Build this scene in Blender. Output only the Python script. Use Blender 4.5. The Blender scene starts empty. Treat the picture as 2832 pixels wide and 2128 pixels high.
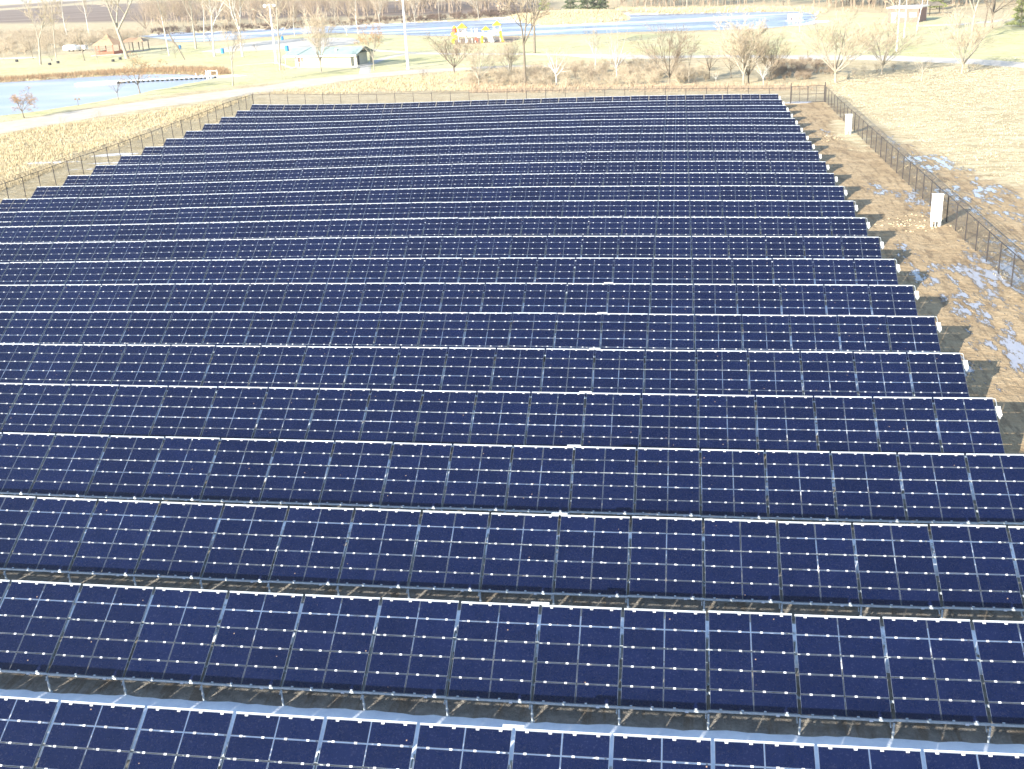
import bpy, math, random
import numpy as np
from mathutils import Matrix, Vector
PI = math.pi
R = math.radians

# ------------------------------------------------------------------ camera
scene = bpy.context.scene
COL = scene.collection
CAM = np.array([4.0718, -22.6326, 18.3223])
CR = np.array([0.98887531, 0.14048575, -0.04888122])
CU = np.array([-0.0059622, 0.36579176, 0.93067763])
CF = np.array([-0.14862729, 0.92003269, -0.36256004])
FPX, PW, PH = 3035.65, 2832.0, 2128.0
cd = bpy.data.cameras.new('camera')
cam = bpy.data.objects.new('camera', cd)
COL.objects.link(cam)
cam.matrix_world = Matrix(((CR[0], CU[0], -CF[0], CAM[0]), (CR[1], CU[1], -CF[1], CAM[1]),
                           (CR[2], CU[2], -CF[2], CAM[2]), (0, 0, 0, 1)))
cd.sensor_fit = 'HORIZONTAL'
cd.sensor_width = 36.0
cd.lens = 36.0 * FPX / PW
cd.clip_start = 0.1
cd.clip_end = 20000
scene.camera = cam
# ------------------------------------------------------------------ light
SUN_EL, SUN_AZ = R(20.5), R(33)          # the light travels towards azimuth 33 deg (from +y to +x)
w = bpy.data.worlds.new('World')
scene.world = w
w.use_nodes = True
nt = w.node_tree
sky = nt.nodes.new('ShaderNodeTexSky')
sky.sky_type = 'NISHITA'
sky.sun_disc = False
sky.sun_elevation = SUN_EL
sky.sun_rotation = SUN_AZ + PI
sky.air_density = 1.0
sky.dust_density = 0.6
sky.ozone_density = 1.5
nt.nodes['Background'].inputs[1].default_value = 0.125
nt.links.new(sky.outputs[0], nt.nodes['Background'].inputs[0])
sl = bpy.data.lights.new('sun', 'SUN')
sl.energy = 5.0
sl.angle = R(0.5)
sl.color = (1.0, 0.93, 0.80)
so = bpy.data.objects.new('sun', sl)
COL.objects.link(so)
sdir = Vector((math.sin(SUN_AZ) * math.cos(SUN_EL), math.cos(SUN_AZ) * math.cos(SUN_EL), -math.sin(SUN_EL)))
so.rotation_euler = sdir.to_track_quat('-Z', 'Y').to_euler()
so.location = (-60, -90, 80)
scene.view_settings.view_transform = 'Standard'
scene.view_settings.look = 'None'
scene.view_settings.exposure = 1.42
scene.view_settings.gamma = 1.0
scene.cycles.transparent_max_bounces = 24
scene.cycles.max_bounces = 6

# ------------------------------------------------------------------ terrain functions
PITCH, TILT, TW = 5.83984, 0.50049, 2.5
G = -2.15
TC = [(2, 0, -.534916), (1, 1, .449647), (0, 2, -.331045), (3, 0, -.251409), (2, 1, -.543085), (1, 2, -.528445),
      (0, 3, -.373412), (4, 0, .207243), (3, 1, -.27408), (2, 2, .832246), (1, 3, .073129), (0, 4, .356507)]
def sstep(t):
    t = np.clip(t, 0, 1)
    return t * t * (3 - 2 * t)
def terr(x, y):
    x = np.asarray(x, float); y = np.asarray(y, float)
    xc = np.clip(x, -58, 18); yc = np.clip(y, -3, 137)
    X = (xc + 20) / 40; Y = (yc - 60) / 70
    s = sum(c * X ** a * Y ** b for a, b, c in TC)
    d = np.hypot(x - np.clip(x, -62, 24), y - np.clip(y, -40, 144))
    k = sstep(d / 16.0)
    return s * (1 - k) + (-0.4) * k
def px_ray(u, v):
    return CF * FPX + CR * (u - PW / 2) - CU * (v - PH / 2)
def at(u, v, z=None):
    """point of the ground (or of a level z) that the photograph shows at full-size pixel u, v"""
    d = px_ray(u, v)
    zz = G - 0.4 if z is None else z
    for _ in range(12):
        t = (zz - CAM[2]) / d[2]
        q = CAM + t * d
        if z is None:
            zz = G + float(terr(q[0], q[1]))
    return q
def hgt(u, v, vtop):
    """height of an upright thing with its foot at u, v and its top at row vtop"""
    b = at(u, v)
    lo, hi = 0.0, 60.0
    for _ in range(40):
        m = (lo + hi) / 2
        d = b + np.array([0, 0, m]) - CAM
        vv = PH / 2 - FPX * (d @ CU) / (d @ CF)
        if vv > vtop: lo = m
        else: hi = m
    return lo
WATER = G - 0.75
def poly(pts, z=None):
    return np.array([at(u, v, z)[:2] for u, v in pts])
def sdist(P, x, y):
    """signed distance to polygon, positive inside"""
    n = len(P); ins = np.zeros(x.shape, bool); dm = np.full(x.shape, 1e9)
    for i in range(n):
        a, b = P[i], P[(i + 1) % n]
        ex, ey = b[0] - a[0], b[1] - a[1]
        t = np.clip(((x - a[0]) * ex + (y - a[1]) * ey) / (ex * ex + ey * ey + 1e-9), 0, 1)
        dm = np.minimum(dm, np.hypot(x - a[0] - t * ex, y - a[1] - t * ey))
        c = ((a[1] > y) != (b[1] > y))
        xi = a[0] + (y - a[1]) * ex / (ey if abs(ey) > 1e-9 else 1e-9)
        ins ^= (c & (x < xi))
    return np.where(ins, dm, -dm)

# ------------------------------------------------------------------ materials
def mat(name, color=(0.5, 0.5, 0.5), rough=0.8, metal=0.0, spec=0.5):
    m = bpy.data.materials.new(name)
    m.use_nodes = True
    b = m.node_tree.nodes['Principled BSDF']
    b.inputs['Base Color'].default_value = (*color, 1)
    b.inputs['Roughness'].default_value = rough
    b.inputs['Metallic'].default_value = metal
    b.inputs['Specular IOR Level'].default_value = spec
    return m
class NB:
    """tiny node builder"""
    def __init__(s, m):
        s.m = m; s.t = m.node_tree; s.b = s.t.nodes['Principled BSDF']
    def n(s, kind, **kw):
        q = s.t.nodes.new(kind)
        for k, v in kw.items(): setattr(q, k, v)
        return q
    def link(s, a, b): s.t.links.new(a, b)
    def coord(s, kind='Object'):
        return s.n('ShaderNodeTexCoord').outputs[kind]
    def pos(s):
        return s.n('ShaderNodeNewGeometry').outputs['Position']
    def noise(s, vec, scale, detail=4, rough=0.6, stretch=None):
        if stretch:
            mp = s.n('ShaderNodeMapping'); mp.inputs['Scale'].default_value = stretch[0:3]
            if len(stretch) > 3: mp.inputs['Rotation'].default_value = (0, 0, stretch[3])
            s.link(vec, mp.inputs[0]); vec = mp.outputs[0]
        q = s.n('ShaderNodeTexNoise'); q.inputs['Scale'].default_value = scale
        q.inputs['Detail'].default_value = detail; q.inputs['Roughness'].default_value = rough
        s.link(vec, q.inputs['Vector']); return q.outputs['Fac']
    def ramp(s, fac, stops):
        q = s.n('ShaderNodeValToRGB'); e = q.color_ramp.elements
        while len(e) < len(stops): e.new(0.5)
        for k, (p, c) in enumerate(stops):
            e[k].position = p; e[k].color = (*c, 1) if len(c) == 3 else c
        s.link(fac, q.inputs[0]); return q.outputs[0]
    def math(s, op, a, b=None, c=None, clamp=False):
        q = s.n('ShaderNodeMath', operation=op, use_clamp=clamp)
        for k, v in enumerate((a, b, c)):
            if v is None: continue
            if isinstance(v, (int, float)): q.inputs[k].default_value = v
            else: s.link(v, q.inputs[k])
        return q.outputs[0]
    def mix(s, fac, a, b):
        q = s.n('ShaderNodeMix', data_type='RGBA')
        if isinstance(fac, (int, float)): q.inputs[0].default_value = fac
        else: s.link(fac, q.inputs[0])
        for k, v in ((6, a), (7, b)):
            if isinstance(v, tuple): q.inputs[k].default_value = (*v, 1)
            else: s.link(v, q.inputs[k])
        return q.outputs[2]
    def attr(s, name):
        return s.n('ShaderNodeAttribute', attribute_name=name).outputs['Fac']
    def bump(s, h, strength=0.4, dist=0.1):
        q = s.n('ShaderNodeBump'); q.inputs['Strength'].default_value = strength
        q.inputs['Distance'].default_value = dist
        s.link(h, q.inputs['Height']); s.link(q.outputs[0], s.b.inputs['Normal'])
    def col(s, c): s.link(c, s.b.inputs['Base Color'])
    def rough(s, c): s.link(c, s.b.inputs['Roughness'])

def noisy(name, c1, c2, scale=3, rough=0.85, bump=0.0, metal=0.0, coord='Object', detail=5, spec=0.5):
    m = mat(name, c1, rough, metal, spec); N = NB(m); v = N.coord(coord) if coord != 'pos' else N.pos()
    f = N.noise(v, scale, detail)
    N.col(N.ramp(f, [(0.3, c1), (0.7, c2)]))
    if bump: N.bump(f, bump, 0.05)
    return m

M = {}
# glass of the thin-film modules, a little dust and a few specks of leaf
m = mat('module_glass', (0.02, 0.02, 0.06), 0.22, 0.0, 0.5); N = NB(m); v = N.pos()
d1 = N.noise(v, 1.7, 6, 0.7); d2 = N.noise(v, 14, 4, 0.7)
base = N.ramp(d1, [(0.3, (0.0026, 0.0062, 0.031)), (0.75, (0.0055, 0.0100, 0.043))])
dust = N.ramp(d2, [(0.55, (0, 0, 0)), (0.8, (1, 1, 1))])
c = N.mix(N.math('MULTIPLY', dust, 0.20), base, (0.06, 0.055, 0.05))
vo = N.n('ShaderNodeTexVoronoi', feature='F1'); vo.inputs['Scale'].default_value = 3.3; N.link(v, vo.inputs['Vector'])
rnd = N.n('ShaderNodeSeparateColor'); N.link(vo.outputs['Color'], rnd.inputs[0])
oi = N.n('ShaderNodeObjectInfo').outputs['Random']
c = N.mix(N.math('MULTIPLY', oi, 0.5), c, N.mix(0.5, c, (0.0, 0.0, 0.004)))
spk = N.math('MULTIPLY', N.math('LESS_THAN', vo.outputs['Distance'], 0.07), N.math('GREATER_THAN', rnd.outputs[0], 0.86))
c = N.mix(spk, c, (0.30, 0.20, 0.14)); N.col(c)
N.rough(N.ramp(d2, [(0.4, (0.16,) * 3), (0.8, (0.4,) * 3)]))
M['glass'] = m
M['white_metal'] = noisy('bright_zinc', (0.38, 0.43, 0.48), (0.56, 0.59, 0.62), 9, 0.35, metal=0.0)
M['zinc'] = noisy('galvanised_steel', (0.38, 0.43, 0.46), (0.55, 0.60, 0.63), 7, 0.42, metal=0.35)
M['clip'] = mat('clip_metal', (0.62, 0.63, 0.66), 0.45)
M['white'] = noisy('white_paint', (0.80, 0.80, 0.78), (0.86, 0.86, 0.85), 3, 0.45)
M['dark'] = mat('dark_gap', (0.03, 0.03, 0.035), 0.7)
M['cable'] = mat('black_cable', (0.02, 0.02, 0.02), 0.6)
M['post_metal'] = noisy('weathered_fence_steel', (0.035, 0.03, 0.03), (0.07, 0.06, 0.06), 9, 0.6, metal=0.2)
M['wire'] = mat('fence_wire', (0.16, 0.15, 0.15), 0.5, 0.4)
# chain link: woven diagonal wires cut out procedurally
m = mat('chain_link', (0.10, 0.095, 0.09), 0.6, 0.2); N = NB(m); sx = N.n('ShaderNodeSeparateXYZ'); N.link(N.coord('UV'), sx.inputs[0])
def stripe(a):
    f = N.math('FRACT', a); return N.math('LESS_THAN', f, 0.18)
s1 = stripe(N.math('MULTIPLY', N.math('ADD', sx.outputs[0], sx.outputs[1]), 12.0))
s2 = stripe(N.math('MULTIPLY', N.math('ADD', N.math('SUBTRACT', sx.outputs[0], sx.outputs[1]), 500.0), 12.0))
N.link(N.math('MAXIMUM', s1, s2), N.b.inputs['Alpha']); M['mesh'] = m

# ------------------------------------------------------------------ mesh helpers
def mesh_np(name, V, F, mats, midx=None, smooth=False, uv=None):
    """V (n,3); F (m,k) with constant k or list of tuples"""
    me = bpy.data.meshes.new(name)
    if isinstance(F, np.ndarray):
        F = F.astype(np.int32); k = F.shape[1]; m_ = len(F)
        me.vertices.add(len(V)); me.vertices.foreach_set('co', np.asarray(V, np.float32).ravel())
        me.loops.add(m_ * k); me.loops.foreach_set('vertex_index', F.ravel())
        me.polygons.add(m_)
        me.polygons.foreach_set('loop_start', np.arange(0, m_ * k, k, dtype=np.int32))
        me.polygons.foreach_set('loop_total', np.full(m_, k, dtype=np.int32))
    else:
        me.from_pydata([tuple(map(float, p)) for p in V], [], [tuple(map(int, f)) for f in F])
    for q in (mats if isinstance(mats, (list, tuple)) else [mats]): me.materials.append(q)
    if midx is not None: me.polygons.foreach_set('material_index', np.asarray(midx, np.int32))
    me.polygons.foreach_set('use_smooth', np.full(len(me.polygons), smooth))
    me.update(calc_edges=True)
    return me
class MB:
    """collects boxes, tubes and prisms for one mesh"""
    def __init__(s): s.V = []; s.F = []; s.I = []; s.n = 0
    def add(s, V, F, mi=0):
        V = np.asarray(V, float)
        s.V.append(V)
        for f in F: s.F.append(tuple(int(i) + s.n for i in f)); s.I.append(mi)
        s.n += len(V); return s
    def box(s, c, size, mi=0, rz=0.0, M3=None):
        hx, hy, hz = [q / 2 for q in size]
        P = np.array([(x, y, z) for z in (-hz, hz) for x, y in ((-hx, -hy), (hx, -hy), (hx, hy), (-hx, hy))])
        if M3 is not None: P = P @ np.asarray(M3).T
        elif rz:
            cs, sn = math.cos(rz), math.sin(rz); P = np.stack([P[:, 0] * cs - P[:, 1] * sn, P[:, 0] * sn + P[:, 1] * cs, P[:, 2]], 1)
        return s.add(P + np.array(c), [(3, 2, 1, 0), (4, 5, 6, 7), (0, 1, 5, 4), (1, 2, 6, 5), (2, 3, 7, 6), (3, 0, 4, 7)], mi)
    def module(s, cx, cy, W_, H_, T_, bd, m0, m1):
        '''glass sheet with a thin pale edge seal round its face'''
        V_ = [(cx + sx * (W_ / 2 - i), cy + sy * (H_ / 2 - i), z) for (i, z) in ((0, 0), (0, T_), (bd, T_)) for sx, sy in ((-1, -1), (1, -1), (1, 1), (-1, 1))]
        s.add(V_, [(3, 2, 1, 0)] , m0)
        s.F += [tuple(s.n - 12 + q for q in (8, 9, 10, 11))]; s.I += [m0]
        for k in range(4):
            j = (k + 1) % 4
            s.F += [tuple(s.n - 12 + q for q in (k, j, 4 + j, 4 + k)), tuple(s.n - 12 + q for q in (4 + k, 4 + j, 8 + j, 8 + k))]; s.I += [m1, m1]
        return s
    def tube(s, a, b, r0, r1=None, k=8, mi=0, cap=True):
        r1 = r0 if r1 is None else r1
        a = np.array(a, float); b = np.array(b, float); d = b - a; L = np.linalg.norm(d)
        if L < 1e-6: return s
        d /= L; t = np.array([0, 0, 1.0]) if abs(d[2]) < 0.9 else np.array([1.0, 0, 0])
        e1 = np.cross(d, t); e1 /= np.linalg.norm(e1); e2 = np.cross(d, e1)
        an = np.arange(k) * 2 * PI / k
        ring = np.cos(an)[:, None] * e1 + np.sin(an)[:, None] * e2
        V = np.concatenate([a + ring * r0, b + ring * r1])
        F = [(i, (i + 1) % k, k + (i + 1) % k, k + i) for i in range(k)]
        F = [f[::-1] for f in F]
        if cap: F += [tuple(range(k)), tuple(range(2 * k - 1, k - 1, -1))]
        return s.add(V, F, mi)
    def path(s, pts, r, k=6, mi=0):
        for a, b in zip(pts[:-1], pts[1:]): s.tube(a, b, r, r, k, mi)
        return s
    def prism(s, P, z0, z1, mi=0):
        n = len(P); V = [(x, y, z0) for x, y in P] + [(x, y, z1) for x, y in P]
        ar = sum(P[i][0] * P[(i + 1) % n][1] - P[(i + 1) % n][0] * P[i][1] for i in range(n))
        F = [(i, (i + 1) % n, n + (i + 1) % n, n + i) for i in range(n)] + [tuple(range(n - 1, -1, -1)), tuple(range(n, 2 * n))]
        if ar < 0: F = [f[::-1] for f in F]
        return s.add(V, F, mi)
    def cone(s, c, r, h, k=4, mi=0, rot=0.0):
        an = rot + np.arange(k) * 2 * PI / k
        V = [(c[0] + r * math.cos(a), c[1] + r * math.sin(a), c[2]) for a in an] + [(c[0], c[1], c[2] + h)]
        return s.add(V, [(i, (i + 1) % k, k) for i in range(k)] + [tuple(range(k - 1, -1, -1))], mi)
    def mesh(s, name, mats, smooth=False):
        return mesh_np(name, np.concatenate(s.V), s.F, mats, s.I, smooth)
def link(name, data, parent=None, loc=None, rz=None, M4=None):
    o = bpy.data.objects.new(name, data); COL.objects.link(o)
    if parent is not None: o.parent = parent
    if M4 is not None: o.matrix_local = M4
    else:
        if loc is not None: o.location = loc
        if rz is not None: o.rotation_euler = (0, 0, rz)
    return o
def tag(o, label=None, cat=None, group=None, kind=None):
    if label: o['label'] = label
    if cat: o['category'] = cat
    if group: o['group'] = group
    if kind: o['kind'] = kind
    return o
def thing(name, label, cat, loc=(0, 0, 0), rz=0.0, group=None):
    o = link(name, None, None, loc, rz); o.empty_display_size = 0.3
    return tag(o, label, cat, group)

# ------------------------------------------------------------------ places read from the photograph
pond_px = [(-60, 232), (0, 230), (86, 225), (206, 217), (326, 210), (430, 207), (507, 208), (558, 213), (590, 217), (545, 226), (472, 240), (387, 257), (301, 275),
           (215, 291), (107, 308), (0, 321), (-60, 328)]
lake_px = [(386, 100), (441, 97), (501, 90), (548, 93), (626, 88), (698, 84.5), (800, 79), (900, 73.5), (1072, 66.5), (1260, 60), (1407, 53),
           (1420, 62), (1493, 71.5), (1587, 69.5), (1690, 64), (1750, 55.5), (1744, 48), (1735, 42), (1850, 39.5), (2033, 35), (2210, 33), (2243, 41), (2240, 58),
           (2200, 68), (2150, 76), (2099, 81), (2033, 84.5), (1930, 86), (1800, 89), (1650, 95), (1501, 99), (1372, 101), (1179, 100), (1072, 96), (950, 92.5),
           (860, 95), (800, 99), (709, 106), (671, 110), (581, 116), (501, 117), (460, 108)]
POND = poly(pond_px, WATER); LAKE = poly(lake_px, WATER)
lawn_px = [(-60, 168), (40, 165), (130, 155), (260, 146), (400, 132), (475, 121), (590, 118), (680, 112), (800, 101), (950, 95), (1072, 98), (1200, 104),
           (1500, 104), (1800, 94), (2060, 88), (2250, 70), (2300, 30), (2832, 60), (2900, 170), (2832, 178), (2640, 163), (2453, 158), (2267, 155), (1987, 153), (1800, 156), (1700, 172),
           (1500, 182), (1300, 186), (1100, 193), (950, 208), (773, 228), (644, 240), (515, 256), (387, 275), (258, 296), (129, 318), (0, 338), (-60, 346)]
LAWN = poly(lawn_px)
far_px = [(-200, 62), (-200, 14), (300, 12), (800, 6), (1500, 2), (1500, 34), (400, 60), (0, 66)]
MUD = np.array([(-60.5, -60), (-60.5, 30), (-60, 90), (-61, 130), (-56, 141), (-20, 141), (16, 142), (25, 142.5), (27, 120), (29, 100), (31, 88), (34, 74), (38, 60), (44, 40), (48, 10), (50, -60)])

# ------------------------------------------------------------------ ground
gx = np.unique(np.concatenate([np.arange(-262, 192, 2.0), np.array([-9000, -5000, -3000, -2000, -1400, -1000, -800, -640, -520, -430, -360, -310, -280, 210, 240, 290, 360, 460, 600, 900, 1500, 3000, 9000.])]))
gy = np.unique(np.concatenate([np.arange(-44, 462, 2.0), np.array([-3000, -600, -200, -100, -60, 480, 510, 560, 630, 720, 830, 1000, 1300, 1800, 2600, 4000, 7000, 12000.])]))
XX, YY = np.meshgrid(gx, gy)
rng = np.random.default_rng(3)
def lump(x, y):
    return (np.sin(x * .31 + 1.3 * np.sin(y * .13)) * np.cos(y * .27 + x * .05) + .6 * np.sin(x * .73 + y * .51 + 2) * np.sin(y * .66 - x * .2))
sp = sdist(POND, XX, YY); sk = sdist(LAKE, XX, YY); sw = np.maximum(sp, sk)
sm = sdist(MUD, XX, YY); sg = sdist(LAWN, XX, YY)
sm = sm - (4.5 + 4 * np.sin(YY * .13)) * np.exp(-((XX - 23.2) / 1.6) ** 2) * (YY < 135)
ZZ = G + terr(XX, YY) + 0.05 * lump(XX, YY) * sstep((-sm + 1) / 4)
# raised lumpy bank of tall grass left of the array, mound of the island behind the lake
def bell(x, y, cx, cy, rx, ry, a=0.0):
    c_, s_ = math.cos(a), math.sin(a); dx, dy = x - cx, y - cy
    u_, v_ = (dx * c_ + dy * s_) / rx, (-dx * s_ + dy * c_) / ry
    return np.exp(-(u_ * u_ + v_ * v_))
isl = at(1560, 48)
ZZ += 1.6 * bell(XX, YY, isl[0], isl[1] + 8, 22, 14)
ZZ = ZZ - 1.5 * sstep((sw + 2.5) / 4.0)
ground_z_grid = ZZ
def gz(x, y):
    """height of the finished ground mesh"""
    i = np.clip(np.searchsorted(gx, x) - 1, 0, len(gx) - 2); j = np.clip(np.searchsorted(gy, y) - 1, 0, len(gy) - 2)
    fx = (x - gx[i]) / (gx[i + 1] - gx[i]); fy = (y - gy[j]) / (gy[j + 1] - gy[j])
    return (ZZ[j, i] * (1 - fx) * (1 - fy) + ZZ[j, i + 1] * fx * (1 - fy) + ZZ[j + 1, i] * (1 - fx) * fy + ZZ[j + 1, i + 1] * fx * fy)
V = np.stack([XX.ravel(), YY.ravel(), ZZ.ravel()], 1)
nx, ny = len(gx), len(gy)
ii, jj = np.meshgrid(np.arange(nx - 1), np.arange(ny - 1)); a_ = (jj * nx + ii).ravel()
Fg = np.stack([a_, a_ + 1, a_ + nx + 1, a_ + nx], 1)
m = mat('ground', (0.5, 0.4, 0.25), 0.95, 0, 0.2); N = NB(m); v = N.pos()
n_big = N.noise(v, 0.07, 5, 0.6); n_mid = N.noise(v, 0.45, 6, 0.65); n_fine = N.noise(v, 2.6, 6, 0.7)
n_str = N.noise(v, 0.9, 6, 0.7, (0.35, 1.6, 1, 0.5))
straw = N.ramp(N.math('ADD', N.math('MULTIPLY', n_str, 0.6), N.math('MULTIPLY', n_fine, 0.4)),
               [(0.30, (0.30, 0.23, 0.125)), (0.43, (0.48, 0.385, 0.23)), (0.56, (0.66, 0.56, 0.37)), (0.72, (0.76, 0.68, 0.50))])
straw = N.mix(N.ramp(n_mid, [(0.42, (0, 0, 0)), (0.7, (.6, .6, .6))]), straw, (0.36, 0.28, 0.15))
lawnc = N.ramp(n_mid, [(0.3, (0.43, 0.43, 0.19)), (0.5, (0.56, 0.53, 0.28)), (0.7, (0.68, 0.62, 0.38))])
lawnc = N.mix(N.ramp(n_big, [(0.42, (0, 0, 0)), (0.62, (.8, .8, .8))]), lawnc, (0.64, 0.58, 0.37))
soil = N.ramp(N.math('ADD', N.math('MULTIPLY', n_mid, 0.5), N.math('MULTIPLY', n_fine, 0.5)),
              [(0.30, (0.22, 0.155, 0.09)), (0.47, (0.40, 0.29, 0.17)), (0.62, (0.53, 0.405, 0.25))])
def edge(attr, amp, width, fine=0.5):
    s_ = N.math('ADD', N.attr(attr), N.math('MULTIPLY', N.math('SUBTRACT', n_mid, 0.5), amp))
    s_ = N.math('ADD', s_, N.math('MULTIPLY', N.math('SUBTRACT', n_fine, 0.5), amp * fine))
    return N.math('MULTIPLY_ADD', s_, 1.0 / width, 0.5, clamp=True)
c = N.mix(edge('lawn', 6.0, 3.0), straw, lawnc)
f_mud = edge('mud', 13.0, 1.6)
c = N.mix(f_mud, c, soil)
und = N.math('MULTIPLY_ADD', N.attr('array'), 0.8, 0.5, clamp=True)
c = N.mix(und, c, N.ramp(n_fine, [(0.35, (0.21, 0.195, 0.175)), (0.65, (0.36, 0.33, 0.285))]))  # greyer wet soil under the panels, with their sky-lit shade in the colour
# uneven ruts pressed into the wet soil beside the array
rut = N.noise(v, 0.8, 5, 0.7, (2.4, 0.3, 1, -0.10))
c = N.mix(N.math('MULTIPLY', N.ramp(rut, [(0.52, (0, 0, 0)), (0.60, (.55, .55, .55))]), f_mud), c, (0.17, 0.12, 0.075))
# melt-water puddles in the soil
pn = N.noise(v, 0.9, 6, 0.72, (1.7, 0.45, 1, 0.12)); 
pud = N.math('ADD', N.attr('wet'), N.math('MULTIPLY', N.math('SUBTRACT', pn, 0.5), 6.0))
pud = N.math('ADD', pud, N.math('MULTIPLY', N.math('SUBTRACT', n_fine, 0.5), 0.9))
pud = N.math('MULTIPLY_ADD', pud, 3.0, -0.3, clamp=True)
c = N.mix(N.math('MULTIPLY', pud, 0.8), c, (0.34, 0.36, 0.43))
# shore ice / snow rims
rim = N.math('ADD', N.attr('rim'), N.math('MULTIPLY', N.math('SUBTRACT', n_mid, 0.5), 3.0))
rim = N.math('MULTIPLY_ADD', rim, 2.0, 0.5, clamp=True)
c = N.mix(rim, c, (0.82, 0.84, 0.88))
# ploughed far field
pf = N.math('MULTIPLY_ADD', N.attr('plow'), 0.05, 0.5, clamp=True)
c = N.mix(pf, c, N.ramp(N.noise(v, 0.01, 5, .6, (1, 5, 1, -.1)), [(0.35, (0.17, 0.125, 0.10)), (0.6, (0.27, 0.20, 0.16)), (.75, (.40, .33, .24))]))
sn = N.math('MULTIPLY_ADD', N.attr('pale'), 0.03, 0.5, clamp=True)
c = N.mix(sn, c, (0.66, 0.64, 0.58))
N.col(c)
N.rough(N.mix(pud, (0.95,) * 3, (0.08,) * 3))
hgtn = N.math('ADD', N.math('MULTIPLY', n_fine, 0.5), N.math('MULTIPLY', n_mid, 1.0))
hgtn = N.math('MULTIPLY', hgtn, N.math('SUBTRACT', 1.0, pud))
N.bump(hgtn, 0.9, 0.35)
M['ground'] = m
me = mesh_np('ground', V, Fg, m, smooth=True)
wet = -1.55 + 0 * XX
for (u, v_, rx, ry, s_) in [(2790, 760, 4, 9, 2.2), (2530, 560, 2.2, 7, 2.0), (2440, 525, 2.2, 5, 2.1), (2285, 370, 2.2, 6, 1.8), (2600, 760, 3, 6, 1.8), (2690, 850, 3, 6, 1.9), (2810, 980, 3, 6, 2.0),
                            (2570, 450, 4, 12, 2.0), (2470, 390, 3, 14, 1.4), (2700, 540, 6, 10, 1.9), (2760, 590, 5, 8, 1.6), (2830, 700, 4, 8, 1.8), (2345, 300, 3, 14, 1.0),
                            (2510, 690, 1.6, 4, 1.9), (2530, 770, 1.6, 3, 1.6), (2650, 1050, 3, 4, 1.8), (2610, 870, 3, 4, 1.2)]:
    q = at(u, v_); wet = np.maximum(wet, -1.55 + 1.0 * s_ * bell(XX, YY, q[0], q[1], rx, ry, 0.12))
for (u, v_, rx, ry, s_) in [(230, 440, 9, 2.0, 2.4), (160, 470, 7, 2, 2.2)]:
    pass
rimv = np.where((sw > -2.0) & (sw < .3), 0.5, -3.0) * 0.55
rimv = np.where(sp > -4, rimv - 1.0, rimv)
for (u, v_, rx, ry) in [(2225, 62, 9, 8), (2190, 70, 10, 3), (560, 214, 12, 4), (510, 208, 9, 3), (20, 162, 14, 2.5), (1500, 73, 16, 3), (1600, 70, 16, 3), (1690, 65, 14, 3)]:
    q = at(u, v_); rimv = np.maximum(rimv, -3 + 5.5 * bell(XX, YY, q[0], q[1], rx, ry))
for (u, v_, rx, ry) in [(200, 450, 12, 1.3), (300, 428, 7, 1.0), (2215, 284, 4.5, 1.6), (180, 468, 6, 0.8)]:
    q = at(u, v_); rimv = np.maximum(rimv, -3 + 4.6 * bell(XX, YY, q[0], q[1], rx, ry, -0.15))
FAR = poly(far_px, G - .4)
plow = sdist(FAR, XX, YY)
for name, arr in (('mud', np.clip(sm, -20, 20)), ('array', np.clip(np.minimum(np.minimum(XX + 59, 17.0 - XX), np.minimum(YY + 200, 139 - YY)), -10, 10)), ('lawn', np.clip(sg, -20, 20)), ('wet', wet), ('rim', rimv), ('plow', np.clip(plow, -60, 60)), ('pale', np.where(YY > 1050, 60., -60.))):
    at_ = me.attributes.new(name, 'FLOAT', 'POINT'); at_.data.foreach_set('value', arr.ravel().astype(np.float32))
tag(link('ground', me), kind='structure')

# water
m = mat('lake_water', (0.2, 0.3, 0.5), 0.3, 0, .12); N = NB(m); v = N.pos()
f = N.noise(v, 0.035, 5, 0.55, (0.5, 2.2, 1, 0.06)); f2 = N.noise(v, 0.3, 4)
N.col(N.ramp(N.math('ADD', N.math('MULTIPLY', f, .85), N.math('MULTIPLY', f2, .15)), [(0.36, (0.15, 0.20, 0.31)), (0.46, (0.24, 0.30, 0.41)), (0.53, (0.42, 0.47, 0.56)), (0.60, (0.72, 0.75, 0.80))]))
N.rough(N.ramp(f, [(0.4, (0.25,) * 3), (0.65, (0.6,) * 3)])); N.bump(f2, 0.05, 0.05); M['lake'] = m
m = mat('pond_ice', (0.45, 0.55, 0.7), 0.3, 0, .12); N = NB(m); v = N.pos()
f = N.noise(v, 0.05, 5, 0.55, (0.6, 1.5, 1, -.4)); N.col(N.ramp(f, [(0.35, (0.30, 0.365, 0.48)), (0.55, (0.42, 0.48, 0.57)), (0.72, (0.58, 0.62, 0.66))]))
N.rough(N.ramp(f, [(0.4, (0.3,) * 3), (0.65, (0.5,) * 3)])); M['pond'] = m
def sheet(name, P, z, m_, grow=3.0):
    c0 = P.mean(0); Q = []
    n = len(P)
    ar = sum(P[i][0] * P[(i + 1) % n][1] - P[(i + 1) % n][0] * P[i][1] for i in range(n))
    sg_ = 1 if ar > 0 else -1
    for i in range(n):
        t = P[(i + 1) % n] - P[i - 1]; t /= np.linalg.norm(t) + 1e-9
        Q.append(P[i] + np.array([t[1], -t[0]]) * grow * sg_)
    idx = list(range(n)) if sg_ > 0 else list(range(n - 1, -1, -1))
    me_ = mesh_np(name, [(x, y, z) for x, y in Q], [tuple(idx)], m_)
    return tag(link(name, me_), kind='structure')
sheet('lake', LAKE, WATER, M['lake'], 2.0)
sheet('pond', POND, WATER, M['pond'], 2.0)

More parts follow.
